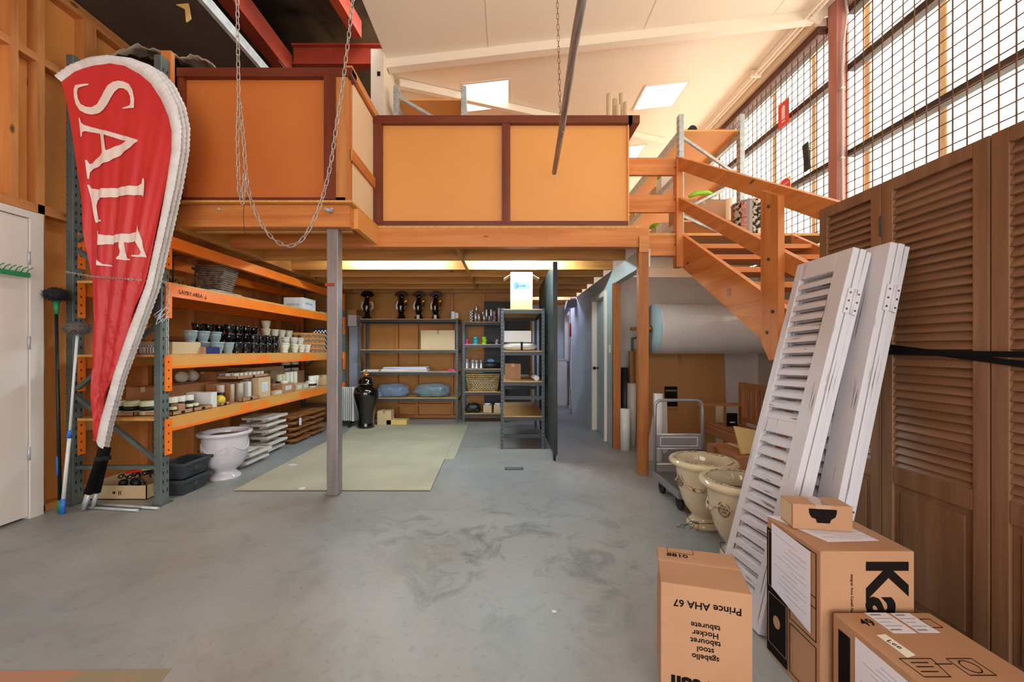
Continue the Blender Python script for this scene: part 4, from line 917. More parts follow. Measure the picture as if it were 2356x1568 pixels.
# ================================================ BACK SHELVES
def bolted_shelf(name, label, x0, x1, y0, y1, h, levels, bars=(), boards=None):
    t = thing(name, label, 'shelving unit', (x0, y0, 0)); w_, d_ = x1-x0, y1-y0
    for xx, sx_ in ((0, 1), (w_, -1)):
        for yy, sy_ in ((0, 1), (d_, -1)):
            b = B(); b.box(*sorted((xx, xx+sx_*.04)), *sorted((yy, yy+sy_*.003)), 0, h); b.box(*sorted((xx, xx+sx_*.003)), *sorted((yy, yy+sy_*.04)), 0, h)
            p = b.build('post', 'boltgrey', t); s = B(); z = .05
            while z < h-.02:
                s.box(*sorted((xx+sx_*.014, xx+sx_*.026)), *sorted((yy-sy_*.0006, yy)), z, z+.014); s.box(*sorted((xx-sx_*.0006, xx)), *sorted((yy+sy_*.014, yy+sy_*.026)), z, z+.014); z += .05
            s.build('slots', 'slot', p)
    for z in levels:
        b = B(); e = .004
        b.box(.005, w_-.005, e, e+.015, z-.06, z-.012); b.box(.005, w_-.005, d_-e-.015, d_-e, z-.06, z-.012); b.box(e, e+.015, .02, d_-.02, z-.06, z-.012); b.box(w_-e-.015, w_-e, .02, d_-.02, z-.06, z-.012)
        b.build('shelf_beam', 'dkgrey', t)
        if boards is None or z in boards: B().box(.006, w_-.006, .006, d_-.006, z-.012, z).build('shelf_board', 'mdf', t)
    for z in bars:
        b = B(); b.box(.005, w_-.005, .004, .019, z-.045, z); b.box(.005, w_-.005, d_-.019, d_-.004, z-.045, z); b.build('tie_bar', 'dkgrey', t)
    return t
bolted_shelf('shelving_unit', 'wide charcoal shelving unit with the rooster figures on top', -2.63, -.85, 6.92, 7.36, 1.85, (1.84, 1.295, .905, .44))
bolted_shelf('shelving_unit', 'black shelving unit of ribbons and tins between the two other units', -.78, -.02, 6.95, 7.3, 1.8, (1.79, 1.39, .955, .545, .16))
bolted_shelf('shelving_unit', 'charcoal shelving unit seen end-on with the OSLO box on top', -.075, .5, 5.09, 6.45, 1.83, (1.825, 1.28, .885, .43), bars=(.69, .19))
tag(B().box(-.42, .45, 7.36, 7.39, .2, 2.2).build('display_board', 'black'), 'black board against the back wall behind the ribbon shelves', 'panel')
pn = thing('partition_panel', 'tall black partition board on castors at the mouth of the hall', 'partition', (.54, 4.52, 0))
B().box(0, .045, 0, 1.95, .09, 2.3).build('board', mat('black_board', (46,62,62), .35, col2=(36,50,52), scale=2), pn); B().box(-.002, .05, -.012, 0, .08, 2.31).build('edge_strip', 'black', pn)
for y in (.06, 1.88):
    B().cyl((.01, y, .04), (.035, y, .04), .04, 18).build('castor', 'rubber', pn); B().box(.005, .04, y-.02, y+.02, .05, .09).build('castor_bracket', 'dkgrey', pn)
# rooster figures
def rooster(x, label, tail=True, tagc=True):
    t = thing('rooster_figurine', label, 'figurine', (x, 7.1, 1.84), 0); d_ = Vector((1,0,0))
    b = B(); b.lathe([(.001,0),(.095,0),(.098,.015),(.075,.03),(.045,.1),(.04,.14),(.001,.15)], n=24)
    b.tube([(0,0,.1),(-.015,0,.18),(-.02,0,.25),(0,0,.33),(-.005,0,.4)], [.045,.06,.065,.05,.035], 16)
    b.ball((0,0,.41), .045, 14, (1.1,.8,1)); b.tube([(.03,0,.42),(.09,0,.4)], [.015,.002], 8); b.build('body', 'blackgloss', t)
    b = B(); b.prism([(.11*math.cos(PI*k/12)+.008*(k % 2), .02+.085*math.sin(PI*k/12)) for k in range(13)]+[(-.03,-.01),(.03,-.01)], lambda a, c: (a*1.12, -.012, .41+c*1.05), (0,.024,0)); b.build('comb', mat('dark_comb', (50,28,20), .3) if tail else 'blackgloss', t)
    if tail:
        b = B(); b.tube([(.03,0,.3),(.07,0,.33),(.1,0,.34),(.125,0,.325)], [.015,.036,.034,.012], 12); b.build('breast_flower', 'gold', t)
        b = B(); b.tube([(-.06,-.02,.33),(-.08,-.02,.26),(-.075,-.02,.2),(-.05,-.02,.17)], [.01,.022,.026,.015], 10); b.build('tail_feathers', 'wax_white', t)
        b = B(); b.tube([(.02,0,.13),(.06,0,.2),(.09,0,.28),(.09,0,.31)], [.02,.018,.014,.01], 10); b.build('breast', 'blackgloss', t)
    else:
        b = B(); b.tube([(-.02,0,.32),(-.09,0,.3),(-.1,0,.22),(-.06,0,.16)], [.02,.03,.025,.01], 10); b.tube([(.02,0,.32),(.09,0,.3),(.1,0,.22),(.06,0,.16)], [.02,.03,.025,.01], 10); b.build('wing', 'darkglaze', t); b = B(); b.ball((0,-.05,.22), .03, 10, (1,.4,1.3)); b.build('breast_flower', 'lilac', t)
    if tagc: B().box(-.02, .03, -.1, -.098, .0, .075).build('price_tag', 'paper', t)
rooster(P(845,0,7.1).x, 'black rooster figurine facing forward, leftmost on the wide shelving unit', False, False)
rooster(P(924,0,7.1).x, 'black and gold rooster figurine without a price tag, left of the close three', True, False)
rooster(P(964,0,7.1).x, 'black and gold rooster figurine with price tag, middle of the close three')
rooster(P(1003,0,7.1).x, 'black and gold rooster figurine with price tag, right of the close three')
tag(B().box(-1.0,-.93,7.05,7.15,1.84,1.98).box(-.925,-.87,7.08,7.16,1.84,1.96).build('black_box', 'blackgloss'), 'small shiny black box at the right end of the rooster shelf', 'box')
carton('carton', -1.53, -.92, 7.0, 7.3, 1.296, 1.64, 'carton_lt', 'pale taped carton on the second shelf of the wide unit')
from mathutils import noise as NZ
def soft(name, x, y, z, sx_, sy_, sz_, m, label, cat, n=32, bumpy=.15, parent=None):
    b = B(); b.ball((0,0,0), 1, n)
    for v in b.bm.verts:
        s = 1+bumpy*math.sin(v.co.x*7+v.co.y*5)*math.cos(v.co.z*6+v.co.x*3); c = v.co
        c = Vector((math.copysign(abs(c.x)**.6, c.x)*s, math.copysign(abs(c.y)**.6, c.y)*s, math.copysign(abs(c.z)**.7, c.z)*(1+bumpy*.5*math.sin(c.x*9)))); 
        q_ = NZ.noise(c*3.3+Vector((x,y,z)))*bumpy*1.6+abs(NZ.noise(c*7+Vector((y,x,z))))*bumpy*.8; c = c*(1+q_); c.z = max(c.z, -.92); v.co = Vector((c.x*sx_, c.y*sy_, (c.z+.92)*sz_))
    o = b.build(name, m, parent, loc=(x, y, z)); return o if parent else tag(o, label, cat)
t = thing('folded_cloth', 'folded white cloth on the third shelf of the wide unit', 'cloth', (-1.82, 7.1, .906))
for i in range(3): B().box(-.42+.02*i, .42-.015*i, -.14, .15, .026*i, .026*i+.024).jit(.004).build('fold', 'paper', t, bevel=.01)
soft('pink_cloth', -.98, 7.02, .906, .07, .04, .02, 'pink', 'small pink cloth at the right end of the third shelf', 'cloth')
tag(B().box(-2.55,-2.28,6.97,7.25,.906,.935).build('grey_slab', 'whiteplastic'), 'pale flat slab at the left end of the third shelf', 'board')
def bag(x, y, w_, d_, h_, inner, label):
    t = thing('wrapped_bundle', label, 'bag', (x, y, .441)); soft('linen', 0, .01, .002, w_*.44, d_*.4, h_*.42, inner, '', '', parent=t, bumpy=.08); soft('plastic_bag', 0, 0, 0, w_*.5, d_*.5, h_*.56, 'bagclear', '', '', n=26, bumpy=.13, parent=t); return t
bag(P(905,0,7.1).x, 7.1, .55, .3, .22, 'linenblue', 'clear plastic bag of blue linen on the bottom shelf of the wide unit')
bag(P(996,0,7.1).x, 7.1, .6, .3, .22, 'linengreen', 'clear plastic bag of dark green linen on the bottom shelf of the wide unit')
bag(P(870,0,7.1).x, 7.08, .26, .26, .12, 'paper', 'small bag of white linen left of the blue bundle')
carton('carton', -2.22, -1.98, 6.72, 6.9, 0, .24, 'carton_lt', 'open-topped pale carton on the floor right of the black jar')
carton('flat_box', P(894,0,6.85).x, P(940,0,6.85).x, 6.72, 6.9, .0, .085, mat('yellow_card', (226,190,110), .7), 'flat yellowish box on the floor below the wide unit')
# black temple jar, oil heater
t = thing('temple_jar', 'tall glossy black lidded jar with a gold finial', 'jar', (-2.33, 6.5, 0))
B().lathe([(.001,0),(.13,0),(.135,.02),(.125,.06),(.12,.1),(.135,.25),(.165,.38),(.195,.5),(.205,.57),(.195,.63),(.16,.67),(.115,.69),(.112,.72),(.001,.72)], n=48).build('body', 'blackgloss', t)
B().lathe([(.13,.72),(.132,.735),(.12,.75),(.115,.79),(.1,.82),(.06,.845),(.03,.85),(.001,.851)], n=40).build('lid', 'blackgloss', t)
b = B(); b.ball((0,0,.875), .03, 12); b.ball((-.02,0,.905), .02, 10); b.ball((.015,-.01,.92), .022, 10); b.ball((0,0,.945), .012, 8); b.ball((.03,0,.885), .015, 8); b.ball((-.035,0,.88), .015, 8); b.build('finial', 'gold', t)
B().lathe([(.1315,.722),(.1345,.722),(.1345,.728),(.1315,.728)], n=40).build('gold_line', 'gold', t)
t = thing('oil_heater', 'white finned oil heater between the rack end and the black jar', 'heater', (-2.72, 6.62, 0))
for i in range(8): B().box(-.14+.034*i, -.128+.034*i, -.07, .07, .1, .66).build('fin', 'whiteplastic', t, bevel=.005)
B().box(.13, .17, -.075, .075, .09, .67).build('control_panel', 'whiteplastic', t, bevel=.01)
for z in (.5, .32): B().cyl((-.15, -.0, z), (-.17, -.0, z), .03, 14).build('knob', 'rubber', t)
b = B(); b.box(-.12,-.1,-.12,.12,.05,.09); b.box(.1,.12,-.12,.12,.05,.09); b.build('foot', 'rubber', t)
for x in (-.11,.11): B().cyl((x,-.12,.03),(x,-.09,.03),.03,12).build('castor', 'rubber', t)
# goods on the ribbon unit
def drum(name, u, Y, z, r, h, m, label, cat, group=None):
    p = P(u, 0, Y); return tag(B().lathe([(.001,0),(r,0),(r,h*.08),(r*.94,h*.1),(r*.94,h*.9),(r,h*.92),(r,h),(r*.5,h),(r*.45,h*.9),(.001,h*.9)], n=20).build(name, m, loc=(p.x, Y, z)), label, cat, group)
for u, z, m_, h_ in ((1094,0,'silver',.15),(1096,.15,'silver',.14),(1102,0,'silver',.14),(1114,0,'silver',.12),(1111,.12,'silver',.07),(1119,.0,'silver',.25),(1130,0,'silver',.25)):
    drum('ribbon_roll', u, 7.05 if h_ < .2 else 7.2, 1.791+z, .033, h_-.002, m_, 'silver ribbon roll standing on top of the black shelving unit', 'ribbon roll', 'silver ribbon rolls')
for u, z, h_ in ((1126,0,.11),(1137,0,.05),(1138,.05,.05),(1137,.101,.1),(1148,0,.26),(1158,0,.26)):
    drum('ribbon_roll', u, 7.05, 1.791+z, .033, h_-.002, 'lilac', 'lilac ribbon roll standing on top of the black shelving unit', 'ribbon roll', 'lilac ribbon rolls')
tag(B().box(-.66,-.6,7.0,7.2,1.791,2.0).build('striped_box', 'check'), 'narrow black box with white dots at the left end of the ribbon shelf', 'box')
for m_, u, n_, nm in (('pink',1074,2,'pink'),('cyan',1094,3,'cyan'),('lime',1114,3,'lime green'),('black',1129,1,'black'),('lilac',1143,2,'lilac')):
    for i in range(n_): drum('ribbon_spool', u+(i % 2), 7.08, 1.391+.046*i, .045 if n_ == 3 else .036, .045, m_, nm+' ribbon spool in its stack on the second shelf of the black unit', 'ribbon spool', nm+' ribbon spools')
for u in (1074,1088,1097,1107): drum('tin_can', u, 7.06 if u != 1097 else 7.0, .956, .045, .17 if u == 1074 else .15, 'silver', 'silver tin on the middle shelf of the black unit', 'tin', 'silver tins on the black unit')
tag(B().cyl((-.42,7.0,1.01),(-.08,7.06,1.01),.055,20).build('fabric_roll', 'black'), 'dark rolled fabric lying beside the silver tins', 'roll')
soft('blue_cloth', -.28, 7.03, 1.067, .06, .04, .03, 'linenblue', 'small blue cloth bundle on the dark roll', 'cloth')
wicker_basket('rattan_basket', 'honey coloured rattan basket on the fourth shelf of the black unit', -.42, 7.1, .548, .5, .22, .6, .28, .3, 'wicker_gold', 0, 9, 12, .2)
tag(B().box(-.62,-.22,7.04,7.16,.556,.76).build('checked_cloth', 'check'), 'black and white checked cloth folded inside the rattan basket', 'cloth')
soft('black_bag', -.6, 7.1, .161, .12, .1, .08, 'black', 'black plastic bag on the lowest shelf of the black unit', 'bag')
for i, u in enumerate((1122, 1146)):
    p = P(u, 0, 7.05); c = carton('small_carton', p.x-.08, p.x+.08, 6.98, 7.12, .161, .3, 'carton_lt', ['little open carton of white pots, left one on the lowest shelf', 'little open carton of white pots, right one on the lowest shelf'][i], open_=True)
    drum('white_pot', u, 7.05, .168, .06, .16, 'paper', ['white pot in the left little carton', 'white pot in the right little carton'][i], 'pot')
# goods on the end-on unit
t = thing('printed_carton', 'tall open carton lettered OSLO on top of the end-on shelving unit', 'box', (.2, 5.28, 1.826)); w_ = .145
b = B(); b.box(-w_,w_,-.12,.12,0,.12); b.build('lower_box', 'carton_lt', t)
b = B(); b.box(-w_,w_,-.12,-.116,.12,.49); b.box(-w_,w_,.116,.12,.12,.46); b.box(-w_,-w_+.004,-.116,.116,.12,.46); b.box(w_-.004,w_,-.116,.116,.12,.46); b.build('upper_box', 'whiteplastic', t)
B().bar((-w_,0,.46),(-w_-.09,0,.41), .23, .004).build('flap', 'carton_lt', t); B().bar((w_,0,.46),(w_+.09,0,.41), .23, .004).build('flap', 'carton_lt', t)
B().box(-.11,.11,-.1215,-.1205,.27,.36).build('picture', 'linenblue', t); text('lettering', 'OSLO', .05, (0,-.122,.22), (1,0,0), (0,0,1), 'inklt', t); text('lettering', 'Kuster', .04, (0,-.123,.31), (1,0,0), (0,0,1), 'ink', t)
tag(B().box(-.03,.33,5.2,5.6,1.395,1.545).build('white_box', 'whiteplastic'), 'white flat box on top of the rolled blanket', 'box')
t = thing('rolled_blanket', 'grey blanket roll tied with black ribbon in the end-on unit', 'blanket', (.19, 5.35, 1.281)); soft('roll', 0,0,0, .225,.2,.059, 'pvc', '', '', parent=t, bumpy=.04)
b = B(); b.box(-.0,.025,-.2,.19,.108,.116); b.box(0,.025,-.208,-.2,.0,.112); b.build('ribbon', 'strap', t)
carton('carton', -.02, .2, 5.4, 5.62, .886, 1.1, 'carton', 'plain brown carton on the middle shelf of the end-on unit')
tag(B().cyl((.4,5.15,.92),(.36,5.7,.92),.034,16).build('paper_roll', 'paper'), 'paper roll lying beside the brown carton in the end-on unit', 'roll')
# hall
t = thing('white_cabinet', 'white cabinet at the far end of the hall', 'cabinet', (1.12, 9.3, 0)); B().box(-.28,.28,-.25,.25,0,1.05).build('body', 'white', t); B().box(-.29,.29,-.27,.25,1.05,1.08).build('top', 'plaster', t)
t = thing('wall_lamp', 'grey wedge shaped fitting high on the hall wall', 'lamp', (1.3, 7.9, 2.12)); B().prism([(-.1,0),(.1,.04),(.1,.2),(-.06,.17)], lambda a, c: (a, 0, c), (0,.25,0)).build('housing', mat('fitting_grey', (110,106,120), .5), t); B().box(.0,.12,.08,.14,.2,.23).build('bracket', 'plaster', t)
b = B(); b.tube([(1.28,7.85,2.1),(1.29,7.85,1.6),(1.27,7.85,.9),(1.3,7.85,.0)], .008, 6); tag(b.build('power_cable', 'linenblue'), 'cable hanging down the hall wall from the grey fitting', 'cable')
tag(B().cyl((1.285,7.84,1.55),(1.28,7.84,1.82),.02,10).build('cable_plug', 'signred'), 'red plug on the cable hanging in the hall', 'plug')
b = B(); b.box(1.405,1.42,5.34,5.4,1.25,1.36); tag(b.build('light_switch', 'cream'), 'pale switch plate on the end of the hall wall', 'switch')
# ================================================ ALCOVE UNDER THE STAIR
t = thing('bubble_wrap_roll', 'huge horizontal roll of bubble wrap on a wooden rod under the stair', 'roll', (1.95, 5.2, 1.57))
B().lathe([(.02,0),(.33,0),(.335,.02),(.335,1.58),(.33,1.6),(.02,1.6)], n=48).xf(Matrix.Rotation(PI/2, 4, 'Y')).build('wrap', 'bubble', t)
B().lathe([(.0,-.012),(.327,-.012),(.327,-.002),(.0,-.002)], n=48).xf(Matrix.Rotation(PI/2, 4, 'Y')).build('end_disc', 'bluefoam', t)
B().cyl((-.3,0,0),(1.7,0,0),.022,14).build('rod', 'brownX', t)
b = B(); b.box(-.12,-.09,.5,.54,-.45,-.1); b.bar((-.1,.52,-.12),(-.1,-.02,-.05), .025, .02); b.bar((-.1,.52,-.4),(-.1,.05,-.08), .02, .015); b.build('bracket', 'rackgrey', t)
b = B()
for k in range(10): a = k*2*PI/10; b.tube([(-.03,0,0),(-.03,.05*math.cos(a),.05*math.sin(a))], .004, 5)
b.build('wire_tie', 'darkrail', t)
t = thing('cardboard_sheet', 'big flattened cardboard sheet leaning against the alcove wall', 'cardboard', (2.42, 5.45, 0), rot=(-.06, 0, 0)); B().box(-.68,.66,0,.03,0,1.28).build('sheet', 'kraft', t)
b = B(); b.box(-.2,-.02,-.0015,-.0005,.5,.78); b.build('dark_label', 'ink', t); text('print', 'INDIVIAN', .035, (-.11,-.003,.72), (1,0,0), (0,0,1), 'carton_lt', t); text('print', 'WWW.INDIVIAN.COM', .018, (-.11,-.003,.46), (1,0,0), (0,0,1), 'ink', t)
B().box(-.0,.06,-.0015,-.0005,1.1,1.28).build('tape', 'carton_dk', t)
def roll(name, u, Y, r, h, m, label, z=0, rt=None):
    p = P(u, 0, Y); o = B().lathe([(.02,h-.02),(.02,h),(r,h),(r,0),(.001,0)], n=24).build(name, m, loc=(p.x, Y, z)); 
    if rt: o.rotation_euler = rt
    return tag(o, label, 'roll')
roll('black_roll', 1437, 5.35, .05, 1.05, 'black', 'upright black roll behind the white film rolls')
roll('film_roll', 1438, 5.06, .062, .53, 'whiteplastic', 'short white film roll standing beside the pine stud')
roll('film_roll', 1453, 5.3, .06, .84, 'pvc', 'taller translucent film roll between the two pine posts')
roll('brown_tube', 1468, 5.4, .045, 1.3, 'kraft', 'brown tube standing just behind the pine post')
t = thing('plastic_film_roll', 'tall white plastic film roll with loose film behind the trolley', 'roll', tuple(P(1514, 0, 4.6)[:2])+(0,)); B().lathe([(.001,0),(.055,0),(.055,.78),(.02,.78),(.001,.77)], n=24).build('core', 'whiteplastic', t)
b = B(); b.prism([(-.16,.0),(-.02,.0),(-.04,.6),(-.09,.35)], lambda a, c: (a, -.02+c*.05, c), (0,.004,0)); b.prism([(.04,.05),(.12,.1),(.11,.7),(.04,.74)], lambda a, c: (a, .01, c), (0,.004,0)); b.build('loose_film', 'plastic_clear', t)
t = thing('garden_bench', 'slatted teak bench turned side on under the stair', 'bench', (2.32, 3.3, 0))
# bench runs along the depth, its back on the right
for y in (0, 1.39):
    B().box(0,.06,y,y+.06,0,.62).build('leg', 'benchZ', t); B().box(.5,.56,y,y+.06,0,.9).build('leg', 'benchZ', t)
    B().box(-.02,.5,y-.005,y+.065,.62,.65).build('arm', 'benchX', t); B().box(.06,.5,y+.01,y+.05,.33,.39).build('side_rail', 'benchX', t)
for i in range(6): B().box(.01+.08*i, .072+.08*i, .0, 1.45, .392, .412).build('seat_slat', 'benchY', t)
B().box(.01,.04,.06,1.39,.325,.39).build('front_rail', 'benchY', t); B().box(.51,.55,.06,1.39,.84,.9).build('back_rail', 'benchY', t); B().box(.51,.55,.06,1.39,.44,.49).build('back_rail', 'benchY', t)
for i in range(14): B().box(.52,.54,.1+.09*i,.15+.09*i,.49,.84).build('back_slat', 'benchZ', t)
t = thing('label_card', 'dark framed card propped on the bench seat', 'card', (2.6, 4.5, .415)); B().box(-.06,.06,0,.012,0,.15).build('card', 'ink', t); B().box(-.03,.03,-.001,0,.04,.05).build('print', 'paper', t)
tag(B().box(0,.09,0,.012,0,.6).build('cream_board', mat('cream_board', (216,200,160), .6), loc=(2.6, 4.85, 0)), 'narrow cream board standing behind the far end of the bench', 'board')
tag(B().prism([(0,0),(.2,0),(.3,.16),(-.05,.235)], lambda a, c: (a, 0, c), (0,.02,0)).build('yellow_board', mat('yellow_board', (226,196,130), .6), loc=(1.98, 3.28, .42), rot=(-.1,0,.3)), 'pale yellow board sticking up behind the cream urns', 'board')
# stock boxes that the yellow board rests on
carton('carton', 1.9, 2.3, 3.2, 3.7, 0, .415, 'carton_dk', 'carton behind the cream urns carrying the yellow board')
# platform trolley
t = thing('platform_trolley', 'grey steel platform trolley behind the cream urns', 'trolley', (1.37, 2.78, 0))
B().box(0,.44,.31,.84,.13,.165).build('deck', mat('trolley_deck', (84,78,74), .6), t); b = B(); b.box(-.015,.0,.3,.85,.12,.175); b.box(.44,.455,.3,.85,.12,.175); b.box(0,.44,.295,.31,.12,.175); b.box(0,.44,.84,.855,.12,.175); b.build('rim', 'trolleysteel', t)
hp = [(.0,.83,.15),(.0,.83,.74)]+[(.06-.06*math.cos(a), .83, .77+.06*math.sin(a)) for a in (.4,.8,1.2,1.57)]+[(.38+.06*math.sin(a), .83, .77+.06*math.cos(a)) for a in (0,.4,.8,1.17)]+[(.44,.83,.74),(.44,.83,.15)]
B().tube(hp, .015, 12).build('handle', 'trolleysteel', t)
B().box(.01,.43,.825,.835,.39,.51).build('handle_plate', 'trolleysteel', t); b = B()
for z in (.385,.515): b.cyl((0,.83,z),(.44,.83,z),.008,8)
b.build('handle_rail', 'steel', t); b = B()
for a_, c_ in (((.05,.41),(.39,.41)),((.39,.41),(.39,.49)),((.39,.49),(.05,.49)),((.05,.49),(.05,.41))): b.bar((a_[0],.823,a_[1]),(c_[0],.823,c_[1]),.004,.005)
b.build('plate_border', 'paper', t); B().cyl((0,.83,.24),(.44,.83,.24),.008,8).build('cross_rail', 'steel', t)
for x in (.04,.4):
    for y in (.4,.76): B().cyl((x-.012,y,.055),(x+.012,y,.055),.055,20).build('wheel', 'rubber', t)
# cream urns
U2 = [(.001,0),(.118,0),(.122,.01),(.118,.03),(.095,.05),(.085,.065),(.084,.08),(.1,.1),(.13,.14),(.157,.2),(.174,.26),(.177,.266),(.176,.274),(.18,.28),(.187,.33),(.193,.38),(.197,.42),(.199,.43),(.235,.448),(.248,.465),(.246,.48),(.23,.49),(.205,.492),(.196,.48),(.185,.42),(.17,.33),(.13,.2),(.001,.17)]
u1 = urn('garden_urn', 'cream crackle glazed urn farther from the viewer, in front of the trolley', 1.46, 2.9, U2, 'glaze', swag_r=.186, swag_z=.34, rz=.89, mm='darkglaze', scale=.96)
u2 = urn('garden_urn', 'cream crackle glazed urn nearer the viewer, partly behind the white shutters', 1.46, 2.44, U2, 'glaze', swag_r=.186, swag_z=.34, rz=1.33, mm='darkglaze', scale=.96)
for u in (u1, u2):
    B().lathe([(.001,.39),(.18,.39),(.18,.395),(.001,.397)], n=40).build('soil', 'soil', u)
    b = B(); b.tube([(.2*math.cos(a), .2*math.sin(a), .492+.0015*math.sin(a*3)) for a in [i*2*PI/40 for i in range(40)]], .0035, 6, closed=True); b.build('rim_edge', 'glaze_edge', u)
def twine(x, y, r, label, s):
    random.seed(s); b = B(); pts = [(x+r*math.cos(a), y+r*math.sin(a), .05+.01*math.sin(a*3)) for a in [i*2*PI/24 for i in range(24)]]; b.tube(pts, .002, 5, closed=True)
    for k in range(4):
        p = Vector((x-r*.75, y-r*.7, .05)); q = [p]
        for j in range(6): p = p+Vector((random.uniform(-.04,.01), random.uniform(-.03,.02), 0)); q.append(Vector((p.x, p.y, max(.004, .05-.012*j+random.uniform(0,.02)))))
        b.tube(q, .002, 5)
    tag(b.build('twine', 'black'), label, 'twine')
twine(1.46, 2.9, .112, 'loop of black twine tied round the foot of the farther cream urn', 3); twine(1.46, 2.44, .112, 'loop of black twine tied round the foot of the nearer cream urn', 5)
# decorated drum and boxes on the mezzanine above the stair
t = thing('patterned_drum', 'sequinned striped drum stool standing on the mezzanine by the stair head', 'stool', (2.86, 4.56, 2.585))
M['seq'] = mat('sequin_bands', (40,40,44), .25, .5, col2=(214,200,184), scale=26, detail=2, lo=.45, hi=.55)
cols = ['seq', mat('orange_band', (206,120,70), .5, col2=(120,80,60), scale=50), mat('red_band', (170,60,60), .5, col2=(220,190,180), scale=60), 'silver']
b = B()
for k in range(48):
    b.mi = (0,0,3,1,0,0,2,3)[(k//2) % 8]; a0, a1 = 2*PI*k/48, 2*PI*(k+1)/48; r = .212
    f = b.bm.faces.new([b.bm.verts.new((r*math.cos(a), r*math.sin(a), z)) for a, z in ((a0,0),(a1,0),(a1,.4),(a0,.4))]); f.material_index = b.mi
b.mi = 3; b.lathe([(.001,.39),(.212,.39),(.217,.4),(.212,.41),(.001,.405)], n=48); b.build('body', cols, t)
carton('open_carton', 2.2, 2.75, 4.9, 5.3, 2.58+.325, 2.58+.6, 'carton', 'cardboard box with something lime green on top on the mezzanine rack')
b = B(); b.tube([(2.28,4.88,3.2),(2.36,4.87,3.24),(2.5,4.87,3.25),(2.62,4.88,3.215)], [.02,.03,.03,.01], 10); tag(b.build('lime_strap', 'lime'), 'lime green padded strap on top of the box on the mezzanine rack', 'strap')
tag(B().cyl((2.36,4.95,2.58+1.5),(2.36,5.25,2.58+1.5),.055,18).build('dark_roll', 'rubber'), 'dark roll on the top shelf of the mezzanine rack by the window', 'roll')
tag(B().box(2.62,2.74,4.9,5.1,4.021,4.06).build('small_red_box', 'signred'), 'small red box on the top shelf near the dark roll', 'box')
random.seed(11)
for lv, zz0 in enumerate((2.58+.321, 2.58+.941)):
    for k in range(9):
        y = 5.45+.24*k; carton('plastic_tub', 2.16, 2.4, y, y+.2, zz0, zz0+random.uniform(.14,.2), 'carton_lt' if k % 2 else 'whiteplastic', 'small stock box in the long row on the %s shelf of the window rack' % ('lower', 'upper')[lv], tape=False, group='stock boxes on the %s window rack shelf' % ('lower','upper')[lv])
for i, (y, z) in enumerate(((5.9, 3.12), (6.9, 3.12), (5.6, 3.74))): soft('lime_bag', 2.24, y, z+.005, .06, .09, .03, 'lime', 'lime green cloth lying on the stock boxes, '+('lower shelf nearer','lower shelf farther','upper shelf')[i], 'cloth')
for i, (u, vt, w2) in enumerate(((1402,214,.034),(1414,226,.03),(1430,213,.03),(1433,226,.03),(1421,240,.031),(1440,233,.031))):
    Y = 4.5+(.12 if i in (1,2,3) else 0)+.035*(i % 2); p = P(u, vt, Y); tag(B().lathe([(w2*.8,p.z-2.6),(w2,p.z-2.6),(w2,0),(w2*.8,0)][::-1], n=18).build('cardboard_tube', 'tube', loc=(p.x, Y, 2.585)), 'cardboard tube in the cluster standing behind the balustrade', 'tube', 'cluster of cardboard tubes')
t = thing('paper_roll', 'small white roll lying behind the balustrade by the white wall', 'roll', (-1.2, 4.25, 3.72)); B().cyl((-.04,0,0),(.05,.05,.0),.035,14).build('roll', 'paper', t)
# ================================================ HANGING THINGS
t = thing('hanging_pole', 'long weathered grey pole slung horizontally under the ceiling on a chain', 'pole', (0,0,0))
B().tube([(.39, 1.6, 3.15), (.405, 2.3, 3.12), (.45, 3.2, 3.08), (.478, 3.9, 3.06)], [.028,.027,.025,.024], 14).build('pole', 'polygrey', t)
b = B()
for k in range(6): a = k*1.1; b.tube([(.455+.028*math.cos(a), 3.15, 3.085+.028*math.sin(a)), (.455+.03*math.cos(a+1), 3.2, 3.085+.03*math.sin(a+1))], .003, 5)
b.build('tie', 'pvc', t)
b = B(); b.tube([(.478,3.9,3.05),(.5,3.9,3.03),(.52,3.89,3.045)], .004, 6); b.tube([(.478,3.9,3.06),(.47,3.9,2.99)], .004, 6); b.build('frayed_end', 'pvc', t)
chain('chain', [(.4, 3.18, 4.65), (.44, 3.17, 3.12)], 'thin rusty chain from the ceiling holding the hanging pole', r=.002, ln=.05, wd=.009, m='rust')
CY = 2.9
chain('chain', [P(545,-60,CY), P(549,230,CY), P(546,320,CY), P(550,440,CY), P(560,475,CY)], 'long zinc chain hanging straight in front of the mezzanine panel, left strand', r=.0034, ln=.055, wd=.012)
pts = [P(551,235,CY+.01), P(560,320,CY+.01), P(565,390,CY+.01), P(572,440,CY+.01), P(585,480,CY), P(605,520,CY), P(630,550,CY), P(660,565,CY), P(690,555,CY), P(715,520,CY), P(740,460,CY), P(760,380,CY), P(775,280,CY), P(790,180,CY), P(812,0,CY), P(818,-60,CY)]
def smooth(p, n=6):
    o = []
    for i in range(len(p)-1):
        a, b_, c, d_ = p[max(i-1,0)], p[i], p[i+1], p[min(i+2,len(p)-1)]
        for k in range(n): t_ = k/n; o.append(.5*((2*b_)+(c-a)*t_+(2*a-5*b_+4*c-d_)*t_*t_+(3*b_-a-3*c+d_)*t_**3))
    return o+[p[-1]]
chain('chain', smooth(pts), 'long zinc chain swagged in a deep loop in front of the mezzanine', r=.0034, ln=.055, wd=.012)
chain('chain', [P(563,400,CY-.01), P(560,440,CY-.01), P(562,468,CY-.01)], 'short doubled chain end hanging beside the long strand', r=.0034, ln=.055, wd=.012)
b = B(); b.tube([P(562,470,CY), P(560,500,CY), P(564,540,CY)], .0025, 5); tag(b.build('wire_hook', 'darkrail'), 'thin bent wire hanging from the end of the zinc chain', 'wire')
